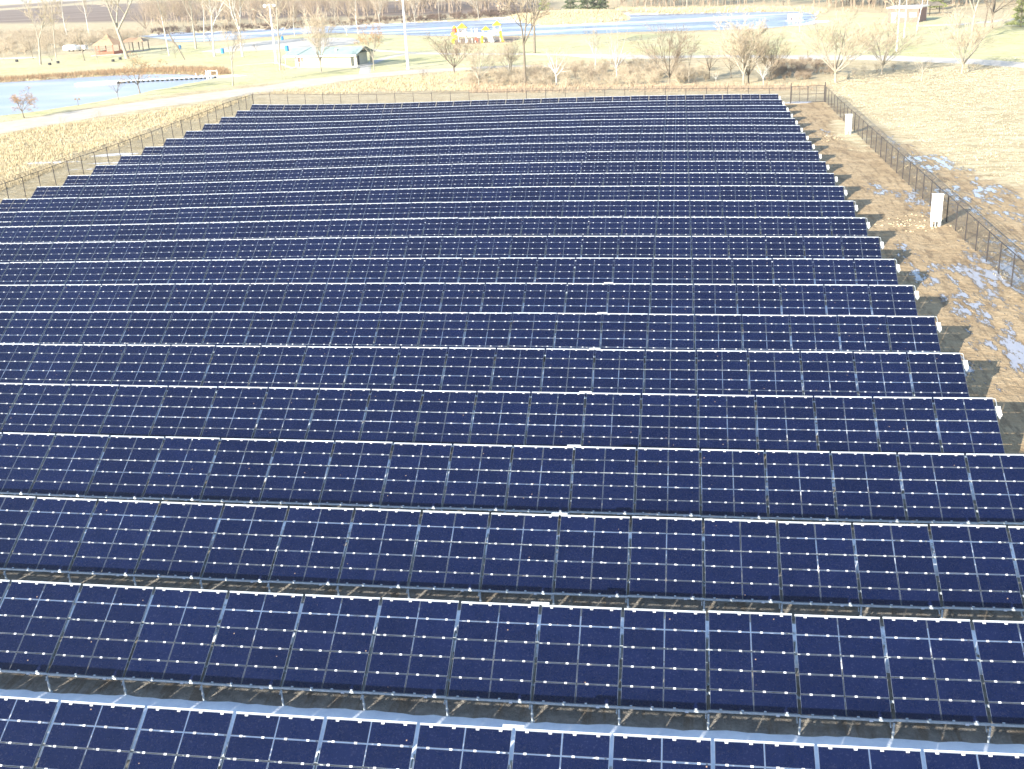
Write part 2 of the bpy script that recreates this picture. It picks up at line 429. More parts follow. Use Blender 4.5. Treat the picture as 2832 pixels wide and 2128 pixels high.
# roads and paths: ribbons draped on the ground
def ribbon(name, px, width, m_, lift=0.05, closed=False, widths=None):
    C = np.array([at(u, v_)[:2] for u, v_ in px])
    t = np.r_[0, np.cumsum(np.hypot(*np.diff(C, axis=0).T))]; s_ = np.arange(0, t[-1], 1.5)
    c_ = np.stack([np.interp(s_, t, C[:, 0]), np.interp(s_, t, C[:, 1])], 1)
    for _ in range(6): c_[1:-1] = (c_[:-2] + 2 * c_[1:-1] + c_[2:]) / 4
    d = np.gradient(c_, axis=0); d /= np.linalg.norm(d, axis=1)[:, None]; nrm = np.stack([-d[:, 1], d[:, 0]], 1)
    wd = np.full(len(s_), width / 2) if widths is None else np.interp(s_, t, widths) / 2
    rg = np.random.default_rng(len(px)); K = 7; V_ = []
    for k in range(K):
        off = (k / (K - 1) * 2 - 1)
        jit = rg.normal(0, 0.07, len(s_)) if k in (0, K - 1) else 0
        p_ = c_ + nrm * (off * wd + jit)[:, None]
        V_.append(np.stack([p_[:, 0], p_[:, 1], gz(p_[:, 0], p_[:, 1]) + (lift if 0 < k < K - 1 else -0.02)], 1))
    V_ = np.stack(V_, 1).reshape(-1, 3); n = len(s_)
    F_ = [(i * K + k + 1, i * K + k, (i + 1) * K + k, (i + 1) * K + k + 1) for i in range(n - 1) for k in range(K - 1)]
    me_ = mesh_np(name, V_, F_, m_, smooth=True)
    return tag(link(name, me_), kind='structure')
M['road'] = noisy('gravel_road', (0.48, 0.42, 0.34), (0.62, 0.56, 0.47), 0.5, 0.95, coord='pos', detail=8)
M['path'] = noisy('pale_path', (0.52, 0.48, 0.42), (0.64, 0.60, 0.53), 0.6, 0.95, coord='pos', detail=7)
M['kerb'] = noisy('road_edge', (0.17, 0.15, 0.13), (0.30, 0.26, 0.22), 1.0, 0.95, coord='pos')
road_px = [(-80, 368), (0, 355), (129, 333), (258, 312), (387, 293), (515, 275), (644, 258), (773, 243), (900, 221), (1030, 208), (1140, 199), (1290, 190), (1364, 185), (1450, 183), (1560, 182)]
ribbon('road', road_px, 9, M['road'], 0.06, widths=[14, 13.5, 13, 12.5, 12.5, 12.5, 13, 13, 12.5, 11, 9, 6, 4, 3.5, 3])
ribbon('path', [(1003, 137), (1128, 146), (1200, 149), (1380, 150), (1544, 151), (1695, 157), (1800, 159), (1987, 156), (2130, 157), (2267, 159), (2453, 161), (2640, 168), (2832, 180), (2950, 190)], 5.5, M['path'], 0.05,
       widths=[3.5, 3.5, 4, 4, 4, 10, 7, 5.5, 6, 9, 9, 8, 7, 7])
ribbon('path', [(992, 188), (1060, 163), (1120, 149)], 3.0, M['path'], 0.045)
ribbon('path', [(1012, 186), (1010, 197), (1006, 206)], 2.5, M['path'], 0.07)
ribbon('path', [(2534, 72), (2600, 70), (2680, 66), (2832, 52), (2900, 45)], 6, M['path'], 0.05)
ribbon('path', [(650, 183), (700, 178), (760, 172), (815, 190)], 1.2, M['path'], 0.05)
lot = poly([(545, 144), (600, 135), (660, 121), (745, 112), (850, 106), (930, 104), (985, 107), (1003, 116), (960, 126), (860, 133), (760, 139), (680, 141), (600, 147)])
def drape(name, P, m_, lift):
    x0, y0 = P.min(0); x1, y1 = P.max(0); xs = np.arange(x0, x1 + 1, 1.0); ys = np.arange(y0, y1 + 1, 1.0)
    Xq, Yq = np.meshgrid(xs, ys); s_ = sdist(P, Xq, Yq); n = len(xs)
    Vq = np.stack([Xq.ravel(), Yq.ravel(), (gz(Xq, Yq) + lift - 0.15 * (s_ < .6)).ravel()], 1)
    F_ = [(j * n + i, j * n + i + 1, (j + 1) * n + i + 1, (j + 1) * n + i) for j in range(len(ys) - 1) for i in range(n - 1) if s_[j:j + 2, i:i + 2].max() > 0]
    return tag(link(name, mesh_np(name, Vq, F_, m_, smooth=True)), kind='structure')
drape('parking_lot', lot, M['path'], 0.06)

# ------------------------------------------------------------------ solar array
rnd = random.Random(7)
MW, MH, GV, GH = 1.187, 0.579, 0.028, 0.033
cT, sT = math.cos(TILT), math.sin(TILT)
SL = 5 * MH + 4 * GH                    # slope length of a table
mb = MB()
mod_centres = [((-1) ** (k + 1) * (MW + GV) / 2, -(MH / 2 + 0.03 + j * (MH + GH))) for j in range(5) for k in (0, 1)]
M['seal_glint'] = noisy('edge_seal_glint', (0.10, 0.135, 0.21), (0.25, 0.29, 0.35), 2.2, 0.5, coord='pos')  # edge border, paled by colour to show sun caught on the module edges
MODULE1 = MB().module(0, 0, MW, MH, 0.008, 0.0045, 0, 1).mesh('solar_panel', [M['glass'], M['seal_glint']])
def frame_mesh(detail):
    b = MB()
    y_end = -(SL + 0.03)
    # bright top rail with the clip bumps under it
    b.box((0, 0.0, 0.010), (2.42, 0.043, 0.045), 0)
    rx = (-0.91, -0.31, 0.31, 0.91)
    for j in range(1, 5):
        yy = -(0.03 + j * (MH + GH) - GH / 2)
        for x in rx: b.box((x, yy, 0.012), (0.076, 0.052, 0.018), 1)
    for x in rx:
        b.box((x, -0.055, 0.014), (0.085, 0.05, 0.016), 1)
        b.box((x, y_end + 0.005, 0.010), (0.07, 0.045, 0.02), 2)
    b.tube((-TW / 2, y_end - 0.03, -0.045), (TW / 2, y_end - 0.03, -0.045), 0.038, k=10, mi=2)     # lower tube, runs through
    b.tube((-TW / 2, -1.15, -0.16), (TW / 2, -1.15, -0.16), 0.045, k=6, mi=2)
    b.tube((-TW / 2, -2.5, -0.16), (TW / 2, -2.5, -0.16), 0.045, k=6, mi=2)
    for x in rx: b.box((x, (y_end) / 2, -0.055), (0.045, SL, 0.05), 2)
    b.box((TW / 2 - 0.14, y_end / 2 - 0.02, -0.13), (0.05, SL * 0.96, 0.08), 2)
    b.box((TW / 2 - 0.6, y_end - 0.075, -0.02), (0.10, 0.05, 0.03), 1)
    return b
F0 = frame_mesh(True).mesh('frame', [M['white_metal'], M['clip'], M['zinc']])
fb = frame_mesh(False)
for (cx, cy) in mod_centres: fb.module(cx, cy, MW, MH, 0.008, 0.0045, 3, 4)
F1 = fb.mesh('panel_section', [M['white_metal'], M['clip'], M['zinc'], M['glass'], M['seal_glint']])
zf = -sT * (SL + 0.1) - 0.05; yf = -cT * (SL + 0.1) - 0.02
zr = -0.48; yr = -0.62
PF = MB().tube((0, 0, G), (0, 0, zf), 0.032, k=8).tube((0, 0, G - .02), (0, 0, G + .03), 0.07, k=8).tube((0, 0, G + .25), (0, 0, G + .30), 0.045, k=8).mesh('post', M['zinc'])
PR = MB().tube((0, 0, G), (0, 0, zr), 0.040, k=8).tube((0, 0, G - .02), (0, 0, G + .03), 0.08, k=8).mesh('post', M['zinc'])
BR = MB().tube((0, yf, G + 0.45), (0, yr, -0.62), 0.022, k=6).mesh('brace', M['zinc'])
SPL = MB().box((0, 0.07, 0.0), (0.56, 0.075, 0.05)).mesh('splice_plate', M['white_metal'])
bx = MB()
bx.box((0.17, -0.60, -0.16), (0.20, 0.42, 0.16), 0); bx.tube((0.07, -0.38, -0.16), (0.27, -0.38, -0.16), 0.08, k=12, mi=0)
bx.box((0.17, -0.60, -0.07), (0.17, 0.34, 0.02), 0); bx.box((0.17, -0.86, -0.2), (0.09, 0.12, 0.08), 1)
BOX = bx.mesh('combiner_box', [M['white'], M['zinc']])
CAB = MB().path([(0.02, 0.0, 0.0), (0.09, -0.03, 0.02), (0.12, -0.12, -0.03), (0.13, -0.38, -0.09)], 0.014).mesh('conduit', M['zinc'])
ORD = ['', 'backmost', 'second', 'third', 'fourth', 'fifth', 'sixth', 'seventh', 'eighth', 'ninth', 'tenth', 'eleventh', 'twelfth']
ordn = {1: 'first', 13: 'thirteenth'}
def row_label(k):
    n = 25 - k
    if k == 24: return 'nearest row of dark blue solar panels, cut off by the bottom of the photo'
    if k == 1: return 'backmost row of solar panels right before the far fence, soil showing between its tables'
    if n <= 12: return '%s row of dark blue solar panels counted from the camera' % ORD[n]
    return '%s row of dark blue solar panels counted back from the far fence' % (ORD[k] if k <= 12 else 'thirteenth')
first_idx = {24: -9, 23: -11, 22: -12, 21: -14, 20: -16, 19: -17, 18: -18, 17: -20, 16: -21, 15: -22}
for k in range(1, 25):
    y0 = (24 - k) * PITCH
    i0 = first_idx.get(k, -23); i1 = 7
    root = thing('solar_panel_row', row_label(k), 'solar panels', (0, y0, G + float(terr(0, y0))), 0, 'parallel rows of ground-mounted solar panels')
    rz0 = G + float(terr(0, y0))
    near = sorted(range(i0, i1), key=lambda i: abs((i + .5) * TW - (4 - 0.16 * y0)))[:10] if k >= 17 else []
    for i in range(i0, i1):
        xm = (i + .5) * TW
        za, zb = float(terr(i * TW, y0)), float(terr((i + 1) * TW, y0))
        ex = Vector((TW, 0, zb - za)).normalized()
        tj = TILT + rnd.gauss(0, 0.0035); ey = Vector((0, math.cos(tj), math.sin(tj)))
        ez = ex.cross(ey).normalized(); ey = ez.cross(ex)
        zj = rnd.gauss(0, 0.008)
        M4 = Matrix(((ex.x, ey.x, ez.x, xm), (ex.y, ey.y, ez.y, 0), (ex.z, ey.z, ez.z, (za + zb) / 2 - rz0 + zj), (0, 0, 0, 1)))
        if i in near:
            f_ = link('panel_section', F0, root, M4=M4)
            for (cx, cy) in mod_centres:
                j = rnd.gauss(0, 0.0025)
                link('solar_panel', MODULE1, f_, M4=Matrix.Translation((cx + j, cy + rnd.gauss(0, .002), 0)) @ Matrix.Rotation(rnd.gauss(0, .002), 4, 'X'))
        else:
            f_ = link('panel_section', F1, root, M4=M4)
    for i in range(i0, i1 + 1):
        x = i * TW; z = float(terr(x, y0)) - rz0
        link('post', PF, root, (x, yf, z)); link('post', PR, root, (x, yr, z))
        if k >= 12: link('brace', BR, root, (x - 0.07, 0, z))
    if k >= 17:
        link('splice_plate', SPL, root, M4=Matrix.Translation((-0.02, 0, float(terr(0, y0)) - rz0)) @ Matrix.Rotation(TILT, 4, 'X'))
    M4 = Matrix.Translation((7 * TW - 0.03, 0, float(terr(7 * TW, y0)) - rz0)) @ Matrix.Rotation(TILT, 4, 'X')
    link('combiner_box', BOX, root, M4=M4)
    if k >= 12: link('conduit', CAB, root, M4=M4)

# snow left in the shade behind every row
m = mat('old_snow', (0.85, 0.87, 0.92), 0.7, 0, 0.2); N = NB(m); v = N.pos()
N.col(N.ramp(N.noise(v, 1.3, 6, .7), [(0.35, (0.70, 0.74, 0.82)), (0.6, (0.86, 0.89, 0.94))])); N.bump(N.noise(v, 6, 5), 0.5, 0.04); M['snow'] = m
m = mat('dirty_snow', (0.7, 0.7, 0.7), 0.8, 0, 0.2); N = NB(m); v = N.pos(); f = N.noise(v, 1.1, 6, .75)
N.col(N.ramp(f, [(0.38, (0.20, 0.16, 0.12)), (0.45, (0.62, 0.66, 0.72)), (0.62, (0.84, 0.87, 0.92))])); M['dirty_snow'] = m
VV, FF, off, MI = [], [], 0, []
for k in range(24, 1, -1):
    y0 = (24 - k) * PITCH; xs = np.arange(-59, 17.6, 0.3); r_ = np.random.default_rng(k)
    def wob(a, b, s_): 
        t = sum(r_.uniform(.4, 1) * np.sin(xs * f_ + r_.uniform(0, 6.3)) for f_ in (0.35, .8, 1.7, 3.9, 7.3)) / 4
        return t * s_ + r_.normal(0, 0.012, len(xs))
    lo = y0 + (0.35 if k < 24 else .3) + wob(0, 0, 0.25); hi = y0 + (3.12 if k == 24 else 2.85) + wob(0, 0, 0.13)
    thick = 0.11 + 0.04 * wob(0, 0, 1)
    gap = 1.0 if k >= 22 else 1.0
    K = 6; prof = [(0, -.03), (.05, .7), (.3, 1.0), (.7, 1.0), (.95, .75), (1.0, -.03)]
    P_ = []
    for (t, h_) in prof:
        yy = lo + (hi - lo) * t
        P_.append(np.stack([xs, yy, G + terr(xs, yy) + (thick * h_ if h_ > 0 else h_) + 0.05 * lump(xs, yy) * 0], 1))
    P_ = np.stack(P_, 1).reshape(-1, 3); n = len(xs)
    VV.append(P_); i_, k_ = np.meshgrid(np.arange(n - 1), np.arange(K - 1)); a_ = (i_ * K + k_).ravel()
    keep = np.ones(len(a_), bool)
    if k < 23:       # further back the strips are broken up
        nz = np.sin(xs * .5 + k * 2) + np.sin(xs * 1.13 + k) + np.sin(xs * .21 - k)
        keep = (nz[i_.ravel()] > -1.7)
    FF.append((np.stack([a_, a_ + K, a_ + K + 1, a_ + 1], 1) + off)[keep]); off += len(P_); MI += [0 if k == 24 else 1] * int(keep.sum())
sn_me = mesh_np('snow', np.concatenate(VV), np.concatenate(FF), [M['snow'], M['dirty_snow']], MI, smooth=True)
tag(link('snow', sn_me), 'strips of old snow lying in the shade behind the panel rows', 'snow', kind='stuff')

# ------------------------------------------------------------------ fences
FX_R, FX_L = 24.6, -62.6
def fy(x): return 148.0 - (x - FX_L) / (FX_R - FX_L) * 7.0
def gq(x, y): return float(gz(np.array([x]), np.array([y]))[0])
def fence(name, label, P, q, out, hgt_=2.1, arms=True, wires=True):
    P = np.array(P, float); q = np.array(q, float); L = np.hypot(*(q - P)); n = max(1, round(L / 3.0)); d = (q - P) / L
    root = thing(name, label, 'fence', (P[0], P[1], gq(*P)), 0, 'chain-link fence around the solar array')
    z0 = root.location.z; pts = []
    for i in range(n + 1):
        p_ = P + d * L * i / n; z = gq(*p_) - z0; l_ = p_ - P
        r_ = 0.06 if i in (0, n) else 0.044
        b = MB().tube((0, 0, -.1), (0, 0, hgt_ + .02), r_, k=7)
        if arms: b.tube((0, 0, hgt_), (out[0] * .3, out[1] * .3, hgt_ + .32), 0.018, k=5)
        key = (round(r_, 3), out, hgt_)
        if key not in PMESH: PMESH[key] = b.mesh('post', M['post_metal'])
        link('post', PMESH[key], root, (l_[0], l_[1], z)); pts.append((l_[0], l_[1], z))
    pts = np.array(pts)
    link('top_rail', MB().path([tuple(a + np.array([0, 0, hgt_])) for a in pts], 0.034, 5).mesh('top_rail', M['post_metal']), root)
    w_ = MB()
    for k in range(3 if arms else 1):
        f_ = (k + 1) / 3 * .3
        w_.path([tuple(a + np.array([out[0] * f_, out[1] * f_, hgt_ + .32 * (k + 1) / 3])) for a in pts], 0.016, 4)
    link('barbed_wire', w_.mesh('barbed_wire', M['wire']), root)
    V_, F_, U_ = [], [], []
    for i, a in enumerate(pts):
        V_ += [a + np.array([0, 0, 0.03]), a + np.array([0, 0, hgt_ - .02])]; U_ += [(i * L / n, 0), (i * L / n, hgt_)]
        if i: F_.append((2 * i - 2, 2 * i, 2 * i + 1, 2 * i - 1))
    me_ = mesh_np('chain_link', V_, F_, M['mesh']); uv = me_.uv_layers.new(name='UVMap')
    for lp in me_.loops: uv.data[lp.index].uv = U_[lp.vertex_index]
    link('chain_link', me_, root)
    return root
PMESH = {}
fence('chain_link_fence', 'chain-link fence on thin posts running down the right side beside the muddy strip', (FX_R, 141.0), (FX_R + .4, 33), (1, 0))
fence('chain_link_fence', 'low-looking chain-link fence behind the backmost panel row, in front of the straw field', (FX_L, 148.0), (19.8, fy(19.8)), (0, 1))
fence('chain_link_fence', 'chain-link fence along the left ends of the panel rows, below the grassy bank', (FX_L, 148.0), (FX_L - .2, 40), (-1, 0))
# gate
gr = thing('gate', 'closed double chain-link gate in the far right corner of the fence', 'gate', (19.8, fy(19.8), gq(19.8, fy(19.8))))
for x in (0, 4.7): link('gate_post', MB().tube((x, -.05, 0), (x, -.05, 2.75), 0.07, k=8).mesh('gate_post', M['post_metal']), gr)
for x0, x1 in ((0.1, 2.3), (2.4, 4.6)):
    b = MB()
    b.path([(x0, -.1, .1), (x1, -.1, .1), (x1, -.1, 2.3), (x0, -.1, 2.3), (x0, -.1, .1)], 0.035, 6); b.tube(((x0 + x1) / 2, -.1, .1), ((x0 + x1) / 2, -.1, 2.3), .03, k=6); b.tube((x0, -.1, 1.2), (x1, -.1, 1.2), .03, k=6)
    lf = link('gate_leaf', b.mesh('gate_leaf', M['post_metal']), gr)
    me_ = mesh_np('chain_link', [(x0, -.1, .12), (x1, -.1, .12), (x1, -.1, 2.28), (x0, -.1, 2.28)], [(0, 1, 2, 3)], M['mesh']); uv = me_.uv_layers.new(name='UVMap')
    for lp in me_.loops: c_ = me_.vertices[lp.vertex_index].co; uv.data[lp.index].uv = (c_.x, c_.z)
    link('chain_link', me_, lf)

# ------------------------------------------------------------------ white electrical cabinets
def cabinet(x, y, label, h, wd):
    r_ = thing('electrical_cabinet', label, 'cabinet', (x, y, gq(x, y)), 0, 'white electrical cabinets beside the right fence')
    b = MB().box((0, 0, .45 + (h - .45) / 2), (wd, .38, h - .45)).box((0, -.01, h + .02), (wd + .08, .46, .05))
    link('housing', b.mesh('housing', M['white']), r_)
    d_ = MB().box((0, -.205, .45 + (h - .45) / 2), (wd - .1, .025, h - .6)); dd = link('door', d_.mesh('door', M['white']), r_)
    link('handle', MB().box((wd / 2 - .12, -.235, .45 + (h - .45) * .5), (.03, .03, .16)).mesh('handle', M['zinc']), dd)
    link('vent', MB().box((0, -.225, h - .35), (wd - .3, .012, .16)).box((0, -.225, .8), (wd - .3, .012, .16)).mesh('vent', M['zinc']), dd)
    for s_ in (-1, 1): link('leg', MB().box((s_ * (wd / 2 - .1), 0, .22), (.14, .2, .46)).mesh('leg', M['white']), r_)
    link('conduit', MB().path([(.0, .0, 0), (0, 0, .5)], .05, 8).path([(wd / 2 + .05, .05, 0), (wd / 2 + .05, .05, h * .7)], .03, 6).mesh('conduit', M['zinc']), r_)
cabinet(23.7, 112.0, 'smaller-looking far white electrical cabinet on two legs by the right fence', 2.25, .68)
cabinet(23.75, 64.6, 'larger-looking near white electrical cabinet on two legs by the right fence', 2.5, 0.75)
# lumps of dug-up earth by the cabinets
def lumps(name, label, cx, cy, rx, ry, n, hmax, seed, m_):
    b = MB(); r_ = random.Random(seed)
    for i in range(n):
        x = cx + r_.gauss(0, rx); y = cy + r_.gauss(0, ry); s_ = r_.uniform(.06, .28) * hmax / .3; z = gq(x, y)
        k = r_.randint(5, 7); V_ = [(x + s_ * r_.uniform(.7, 1.4) * math.cos(a * 2 * PI / k), y + s_ * r_.uniform(.7, 1.3) * math.sin(a * 2 * PI / k), z - .05) for a in range(k)]
        V_ += [(x + (px_ - x) * .55 + r_.uniform(-.03, .03), y + (py_ - y) * .55, z + s_ * r_.uniform(.35, .7)) for px_, py_, _ in V_] ; V_.append((x, y, z + s_ * .75))
        b.add(V_, [(j, (j + 1) % k, k + (j + 1) % k, k + j) for j in range(k)] + [(k + j, k + (j + 1) % k, 2 * k) for j in range(k)])
    tag(link(name, b.mesh(name, m_, True)), label, 'soil', kind='stuff')
M['clod'] = noisy('dry_clods', (0.36, 0.28, 0.17), (0.52, 0.41, 0.26), 2.5, 0.95, coord='pos')
lumps('loose_soil', 'pale clods of dug-up soil around the near white cabinet', 22.2, 65.8, 1.3, 1.6, 70, .17, 4, M['clod'])
lumps('loose_soil', 'pale clods of dug-up soil in front of the far white cabinet', 21.6, 109.8, 1.1, 1.4, 40, .17, 5, M['clod'])

# ------------------------------------------------------------------ trees
M['bark_pale'] = noisy('pale_bark', (0.26, 0.23, 0.18), (0.42, 0.38, 0.31), 1.2, 0.9, coord='pos')
M['bark_white'] = noisy('white_bark', (0.42, 0.40, 0.36), (0.70, 0.68, 0.64), 1.0, 0.9, coord='pos')
M['bark_mid'] = noisy('grey_brown_bark', (0.13, 0.11, 0.085), (0.24, 0.20, 0.15), 1.2, 0.9, coord='pos')
M['bark_dark'] = noisy('dark_bark', (0.10, 0.08, 0.065), (0.20, 0.16, 0.12), 1.2, 0.9, coord='pos')
M['twig'] = noisy('straw_twigs', (0.33, 0.27, 0.19), (0.50, 0.42, 0.31), 0.8, 0.9, coord='pos')
M['twig_mid'] = noisy('brown_twigs', (0.21, 0.16, 0.115), (0.34, 0.27, 0.20), 0.8, 0.9, coord='pos')
M['twig_dark'] = noisy('dark_twigs', (0.09, 0.06, 0.045), (0.17, 0.115, 0.085), 0.8, 0.9, coord='pos')
M['leaf_orange'] = noisy('withered_leaves', (0.36, 0.20, 0.09), (0.52, 0.34, 0.18), 2, 0.9, coord='pos')
M['needles'] = noisy('conifer_needles', (0.05, 0.075, 0.03), (0.12, 0.15, 0.06), 1.5, 0.9, coord='pos')
M['needles_y'] = noisy('yellow_green_needles', (0.16, 0.19, 0.06), (0.30, 0.33, 0.12), 1.5, 0.9, coord='pos')
def tubes(S, k=3):
    """S rows: x0 y0 z0 x1 y1 z1 r0 r1 -> verts, quads"""
    S = np.asarray(S, float); a, b = S[:, :3], S[:, 3:6]; d = b - a; d /= np.linalg.norm(d, axis=1)[:, None] + 1e-9
    t = np.where(np.abs(d[:, 2:3]) < .9, np.array([[0, 0, 1.]]), np.array([[1., 0, 0]])); e1 = np.cross(d, t); e1 /= np.linalg.norm(e1, axis=1)[:, None]; e2 = np.cross(d, e1)
    an = np.arange(k) * 2 * PI / k
    ring = np.cos(an)[None, :, None] * e1[:, None] + np.sin(an)[None, :, None] * e2[:, None]
    V_ = np.concatenate([a[:, None] + ring * S[:, 6][:, None, None], b[:, None] + ring * S[:, 7][:, None, None]], 1)
    base = (np.arange(len(S)) * 2 * k)[:, None, None]; i = np.arange(k)
    F_ = np.stack([(i + 1) % k, i, k + i, k + (i + 1) % k], 1)[None] + base
    return V_.reshape(-1, 3), F_.reshape(-1, 4)
def rot_to(d, ang, az):
    d = d / np.linalg.norm(d); t = np.array([0, 0, 1.]) if abs(d[2]) < .95 else np.array([1., 0, 0]); e1 = np.cross(d, t); e1 /= np.linalg.norm(e1); e2 = np.cross(d, e1)
    return d * math.cos(ang) + (e1 * math.cos(az) + e2 * math.sin(az)) * math.sin(ang)
def grow(seed, style):
    r_ = random.Random(seed); thick, thin, tips = [], [], []
    st = dict(
        vase=dict(trunk=.16, n0=9, ang0=(.2, .95), ratio=.52, kids=(8, 6, 5), kang=(.3, .75), lean=.02, r=.021, up=.07, L0=.62),
        tall=dict(trunk=.80, n0=0, ang0=(.35, .7), ratio=.42, kids=(17, 5, 4), kang=(.4, .85), lean=.03, r=.014, up=.16, L0=.26),
        fork=dict(trunk=.34, n0=3, ang0=(.15, .5), ratio=.45, kids=(9, 7, 5), kang=(.4, .9), lean=.05, r=.020, up=.06, L0=.56),
        wide=dict(trunk=.26, n0=6, ang0=(.35, 1.15), ratio=.52, kids=(6, 5, 3), kang=(.4, .9), lean=.03, r=.026, up=.03, L0=.55),
        small=dict(trunk=.30, n0=5, ang0=(.3, .8), ratio=.5, kids=(5, 4, 3), kang=(.4, .8), lean=.06, r=.018, up=.06, L0=.52),
        shrub=dict(trunk=.03, n0=11, ang0=(.08, .75), ratio=.5, kids=(6, 4), kang=(.3, .7), lean=0, r=.010, up=.05, L0=.85))[style]
    def branch(p, d, L, r0, lev, out, kids):
        n = 4 if lev else 5; q = p.copy(); d = d / np.linalg.norm(d); nodes = [(q.copy(), d.copy(), r0)]
        for i in range(n):
            d = d + np.array([r_.gauss(0, .09), r_.gauss(0, .09), r_.gauss(0, .05) + st['up'] * .5]); d /= np.linalg.norm(d)
            q2 = q + d * L / n; ra = r0 * (1 - .72 * i / n); rb = r0 * (1 - .72 * (i + 1) / n)
            (thick if out == 0 else thin).append([*q, *q2, ra, rb]); q = q2; nodes.append((q.copy(), d.copy(), rb))
        if lev >= len(st['kids']): tips.append(q); return
        for c_ in range(kids):
            t = .22 + .78 * (c_ + r_.random()) / kids; i = min(n - 1, int(t * n)); f_ = t * n - i
            a, b = nodes[i], nodes[i + 1]; pp = a[0] * (1 - f_) + b[0] * f_
            dd = rot_to(b[1], r_.uniform(*st['kang']), r_.uniform(0, 2 * PI))
            branch(pp, dd, L * st['ratio'] * r_.uniform(.65, 1.2) * (1.15 - .45 * t), max(b[2] * .62, .0012), lev + 1, 1 if lev >= 1 else out, st['kids'][min(lev + 1, len(st['kids']) - 1)] if lev + 1 < len(st['kids']) else 0)
    p0 = np.zeros(3); d0 = np.array([r_.gauss(0, st['lean']), r_.gauss(0, st['lean']), 1.]); d0 /= np.linalg.norm(d0)
    if style == 'tall':
        nodes = []; q = p0; d = d0; n = 10
        for i in range(n):
            d = d + np.array([r_.gauss(0, .04), r_.gauss(0, .04), .02]); d /= np.linalg.norm(d); q2 = q + d * .97 / n
            ra, rb = st['r'] * (1 - .85 * i / n), st['r'] * (1 - .85 * (i + 1) / n); thick.append([*q, *q2, ra, rb]); nodes.append((q, q2, d, rb)); q = q2
        for c_ in range(26):
            t = .30 + .68 * (c_ + r_.random()) / 26; a = nodes[min(9, int(t * 10))]; f_ = t * 10 - int(t * 10)
            branch(a[0] * (1 - f_) + a[1] * f_, rot_to(a[2], r_.uniform(.45, .9), r_.uniform(0, 2 * PI)), .30 * (1.25 - t) * r_.uniform(.6, 1.2), a[3] * .55, 1, 1, 6)
    else:
        q = p0; d = d0; nseg = 3
        for i in range(nseg):
            d = d + np.array([r_.gauss(0, .03), r_.gauss(0, .03), 0]); d /= np.linalg.norm(d); q2 = q + d * st['trunk'] / nseg
            thick.append([*q, *q2, st['r'] * (1.25 if i == 0 else 1) * (1 - .1 * i), st['r'] * (1 - .1 * (i + 1))]); q = q2
        for i in range(st['n0']):
            az = 2 * PI * (i + r_.uniform(-.3, .3)) / st['n0']; ang = r_.uniform(*st['ang0']) * (.4 if i == 0 else 1)
            dd = rot_to(np.array([0, 0, 1.]), ang, az)
            branch(q - d * st['trunk'] * r_.uniform(0, .25), dd, st['L0'] * r_.uniform(.8, 1.12), st['r'] * r_.uniform(.5, .72), 0, 0, st['kids'][0])
    thick, thin, tips = np.array(thick), np.array(thin), np.array(tips)
    top = max(thin[:, 5].max(), thick[:, 5].max()); s_ = 1.0 / top
    thick[:, :] *= s_; thin[:, :] *= s_; tips = tips * s_
    thick[:, 6:] *= .62; thin[:, 6:] = np.clip(thin[:, 6:] * .6, .0012, .01)
    return thick, thin, tips
TPL = {}
for st_, nv in (('vase', 3), ('tall', 3), ('fork', 3), ('wide', 2), ('small', 3), ('shrub', 3)):
    TPL[st_] = [grow(11 + 7 * i + len(st_) * 31, st_) for i in range(nv)]
MESHC = {}
def tree_meshes(st_, i, bark, twig, leaf=None):
    key = (st_, i, bark, twig, leaf)
    if key not in MESHC:
        th, tn, tp = TPL[st_][i]
        a = mesh_np('trunk', *tubes(th, 6), M[bark], smooth=True)
        V_, F_ = tubes(tn, 3)
        b = mesh_np('crown', V_, F_, M[twig])
        l_ = None
        if leaf:
            rg = np.random.default_rng(5); P_ = np.repeat(tp, 5, 0) + rg.normal(0, .018, (len(tp) * 5, 3)); n = len(P_)
            A_ = rg.normal(0, 1, (n, 3)); A_ /= np.linalg.norm(A_, axis=1)[:, None]; B_ = np.cross(A_, rg.normal(0, 1, (n, 3))); B_ /= np.linalg.norm(B_, axis=1)[:, None]
            s_ = rg.uniform(.006, .013, (n, 1)); V2 = np.stack([P_ - A_ * s_, P_ + B_ * s_ * .6, P_ + A_ * s_, P_ - B_ * s_ * .6], 1).reshape(-1, 3)
            l_ = mesh_np('leaves', V2, np.arange(4 * n).reshape(-1, 4), M[leaf])
        MESHC[key] = (a, b, l_)
    return MESHC[key]
NT = [0]
def tree(u, v, vtop, st_, label, bark='bark_pale', twig='twig', wd=1.0, leaf=None, group='bare winter trees in the park', name='bare_tree', H=None, cat='tree'):
    p_ = at(u, v); x, y = p_[0], p_[1]; h = H if H else hgt(u, v, vtop)
    i = NT[0] % len(TPL[st_]); NT[0] += 1
    if H and v > 90: h *= 1.15
    a, b, l_ = tree_meshes(st_, i, bark, twig, leaf)
    r_ = thing(name, label, cat, (x, y, gq(x, y) - .05), (NT[0] * 2.399) % (2 * PI), group)
    wd *= {'vase': 1.5, 'fork': 1.25, 'small': 1.2, 'wide': 1.1}.get(st_, 1.0)
    h *= 1.04
    r_.scale = (h * wd, h * wd, h)
    if st_ == 'shrub': link('stems', a, r_); link('crown', b, r_)
    else:
        link('trunk', a, r_); link('crown', b, r_)
    if l_: link('leaves', l_, r_)
    return r_
